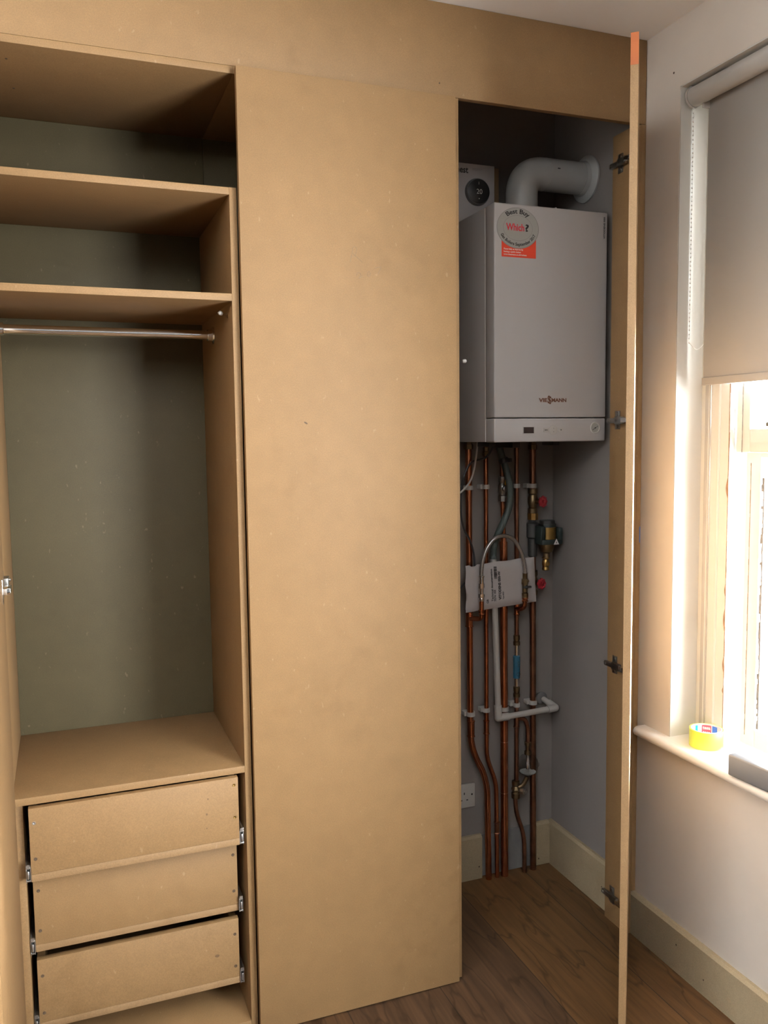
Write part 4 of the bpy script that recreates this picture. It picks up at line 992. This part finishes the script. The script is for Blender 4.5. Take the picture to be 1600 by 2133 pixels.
# ================================================================== roller blind
bl_ = thing('roller_blind', 'grey roller blind half lowered in the window', 'blind', (1.69, 1.4, 2.50))
RX, RZ, RR = 1.684, 2.5115, 0.0265; RY1, RY0 = 1.986, WIN_Y0 + 0.03
MB().cyl((RX, RY0, RZ), (RX, RY1 - 0.008, RZ), RR, seg=36).build('roller_tube', 'white_plastic', bl_)
b = MB(); b.lathe([(0.0285, 0), (0.0285, 0.007), (0.024, 0.009)], (RX, RY1 - 0.009, RZ), (0, 1, 0), 32); b.box(RX + 0.004, RX + 0.030, RY1 - 0.040, RY1 - 0.032, RZ - 0.038, RZ - 0.010, 0.002); b.box(RX - 0.012, RX + 0.012, RY1 - 0.006, RY1 + 0.004, RZ, WIN_Z1 - 0.0045, 0.001)
b.build('end_bracket', 'white_plastic', bl_)
b = MB(); FXX = 1.709; FB = 1.7185; FYL = 1.951
b.box(FXX, FXX + 0.0012, WIN_Y0 + 0.045, FYL, FB + 0.012, RZ); b.build('fabric', 'blind', bl_)
b = MB(); b.box(FXX - 0.0045, FXX + 0.0052, WIN_Y0 + 0.043, FYL + 0.002, FB, FB + 0.022, 0.0022, seg=3); b.build('bottom_bar', 'blind', bl_)
b = MB()
chx = 1.681
for cx0, y0, zb in ((chx, 1.978, 1.84), (chx + 0.054, 1.9785, 1.84)):
    b.cyl((cx0, y0, zb), (cx0, y0, RZ), 0.0005, seg=6); n = 56
    for k in range(n): b.sphere((cx0, y0, zb + (RZ - 0.02 - zb) * k / (n - 1)), 0.0022, 8)
b.tube([(chx, 1.978, 1.84), (chx + 0.027, 1.978, 1.822), (chx + 0.054, 1.9785, 1.84)], 0.0010, 6, 4)
b.build('bead_chain', 'white_gloss', bl_)
b = MB(); b.box(1.742, 1.7455, 1.955, 1.978, 0.70, 2.47, 0.001); b.build('side_channel', 'white_plastic', bl_)

# ================================================================== things on the sill
tr = thing('tape_roll', 'yellow tape roll with printed core standing on the window sill', 'tape roll', (1.7105, 1.9085, 0.6905))
tx, ty, tz, th_ = 1.7010, 1.8990, 0.6905, 0.050; R0, R1 = 0.0465, 0.0405
def ring(b, ro, ri, z0, z1, a0=0, a1=360, n=64):
    full = (a1 - a0) >= 360; m = n if full else n + 1; rows = []
    for k in range(m):
        a = math.radians(a0 + (a1 - a0) * k / n); c, s_ = math.cos(a), math.sin(a)
        rows.append([b.bm.verts.new((tx + r * c, ty + r * s_, z)) for r, z in ((ro, z0), (ro, z1), (ri, z1), (ri, z0))])
    for k in range(n):
        A, B = rows[k], rows[(k + 1) % m]
        for q in range(4): b.bm.faces.new((A[q], B[q], B[(q + 1) % 4], A[(q + 1) % 4]))
    if not full: b.bm.faces.new(rows[0]); b.bm.faces.new(list(reversed(rows[-1])))
    return b
ring(MB(), R0, R1 + 0.0022, tz, tz + th_).build('tape', 'yellow', tr)
co = ring(MB(), R1 + 0.0020, R1, tz, tz + th_ + 0.0006).build('core', 'tape_core', tr)
def patch(a0, a1, mat, z0=0.004, z1=0.046): return ring(MB(), R1 - 0.0001, R1 - 0.0004, tz + z0, tz + z1, a0, a1, 16).build('printed_patch', mat, tr)
patch(29, 66, 'core_red'); patch(84, 96, 'core_blue'); patch(2, 25, 'core_navy'); 
b = MB()
vs, fs = text_mesh('tesa', 0.0165, 0.0006)
xa = min(v.x for v in vs); xb = max(v.x for v in vs)
for zc in (0.010, 0.024, 0.038):
    out = []
    for v in vs:
        t = (v.x - xa) / (xb - xa); a = math.radians(63 - 31 * t)
        r = R1 - 0.0006 - v.z; out.append((tx + r * math.cos(a), ty + r * math.sin(a), tz + zc + v.y * 0.85))
    b._faces(out, fs)
b.build('lettering', 'white_ink', tr)
b = MB()
for zc in (0.012, 0.030):
    out = []
    for v in vs:
        t = (v.x - xa) / (xb - xa); a = math.radians(132 - 26 * t)
        r = R1 - 0.0006 - v.z; out.append((tx + r * math.cos(a), ty + r * math.sin(a), tz + zc + v.y * 0.85))
    b._faces(out, fs)
b.build('red_lettering', 'core_red', tr)

gb = MB(); q0 = Vector((1.6030, 1.7085, 0.6905)); dr = (Vector((1.6119, 1.5802, 0.6905)) - q0).normalized(); nx = Vector((-dr.y, dr.x, 0))
if nx.x < 0: nx = -nx
GM = Matrix(((dr.x, nx.x, 0, q0.x), (dr.y, nx.y, 0, q0.y), (0, 0, 1, q0.z), (0, 0, 0, 1)))
gb.box(0, 0.29, 0, 0.040, 0, 0.056, 0.004, mat=GM, seg=3)
tag(gb.build('grey_bar', 'bar_grey', loc=q0), 'long blue-grey plastic bar lying on the sill right of the tape roll', 'bar')
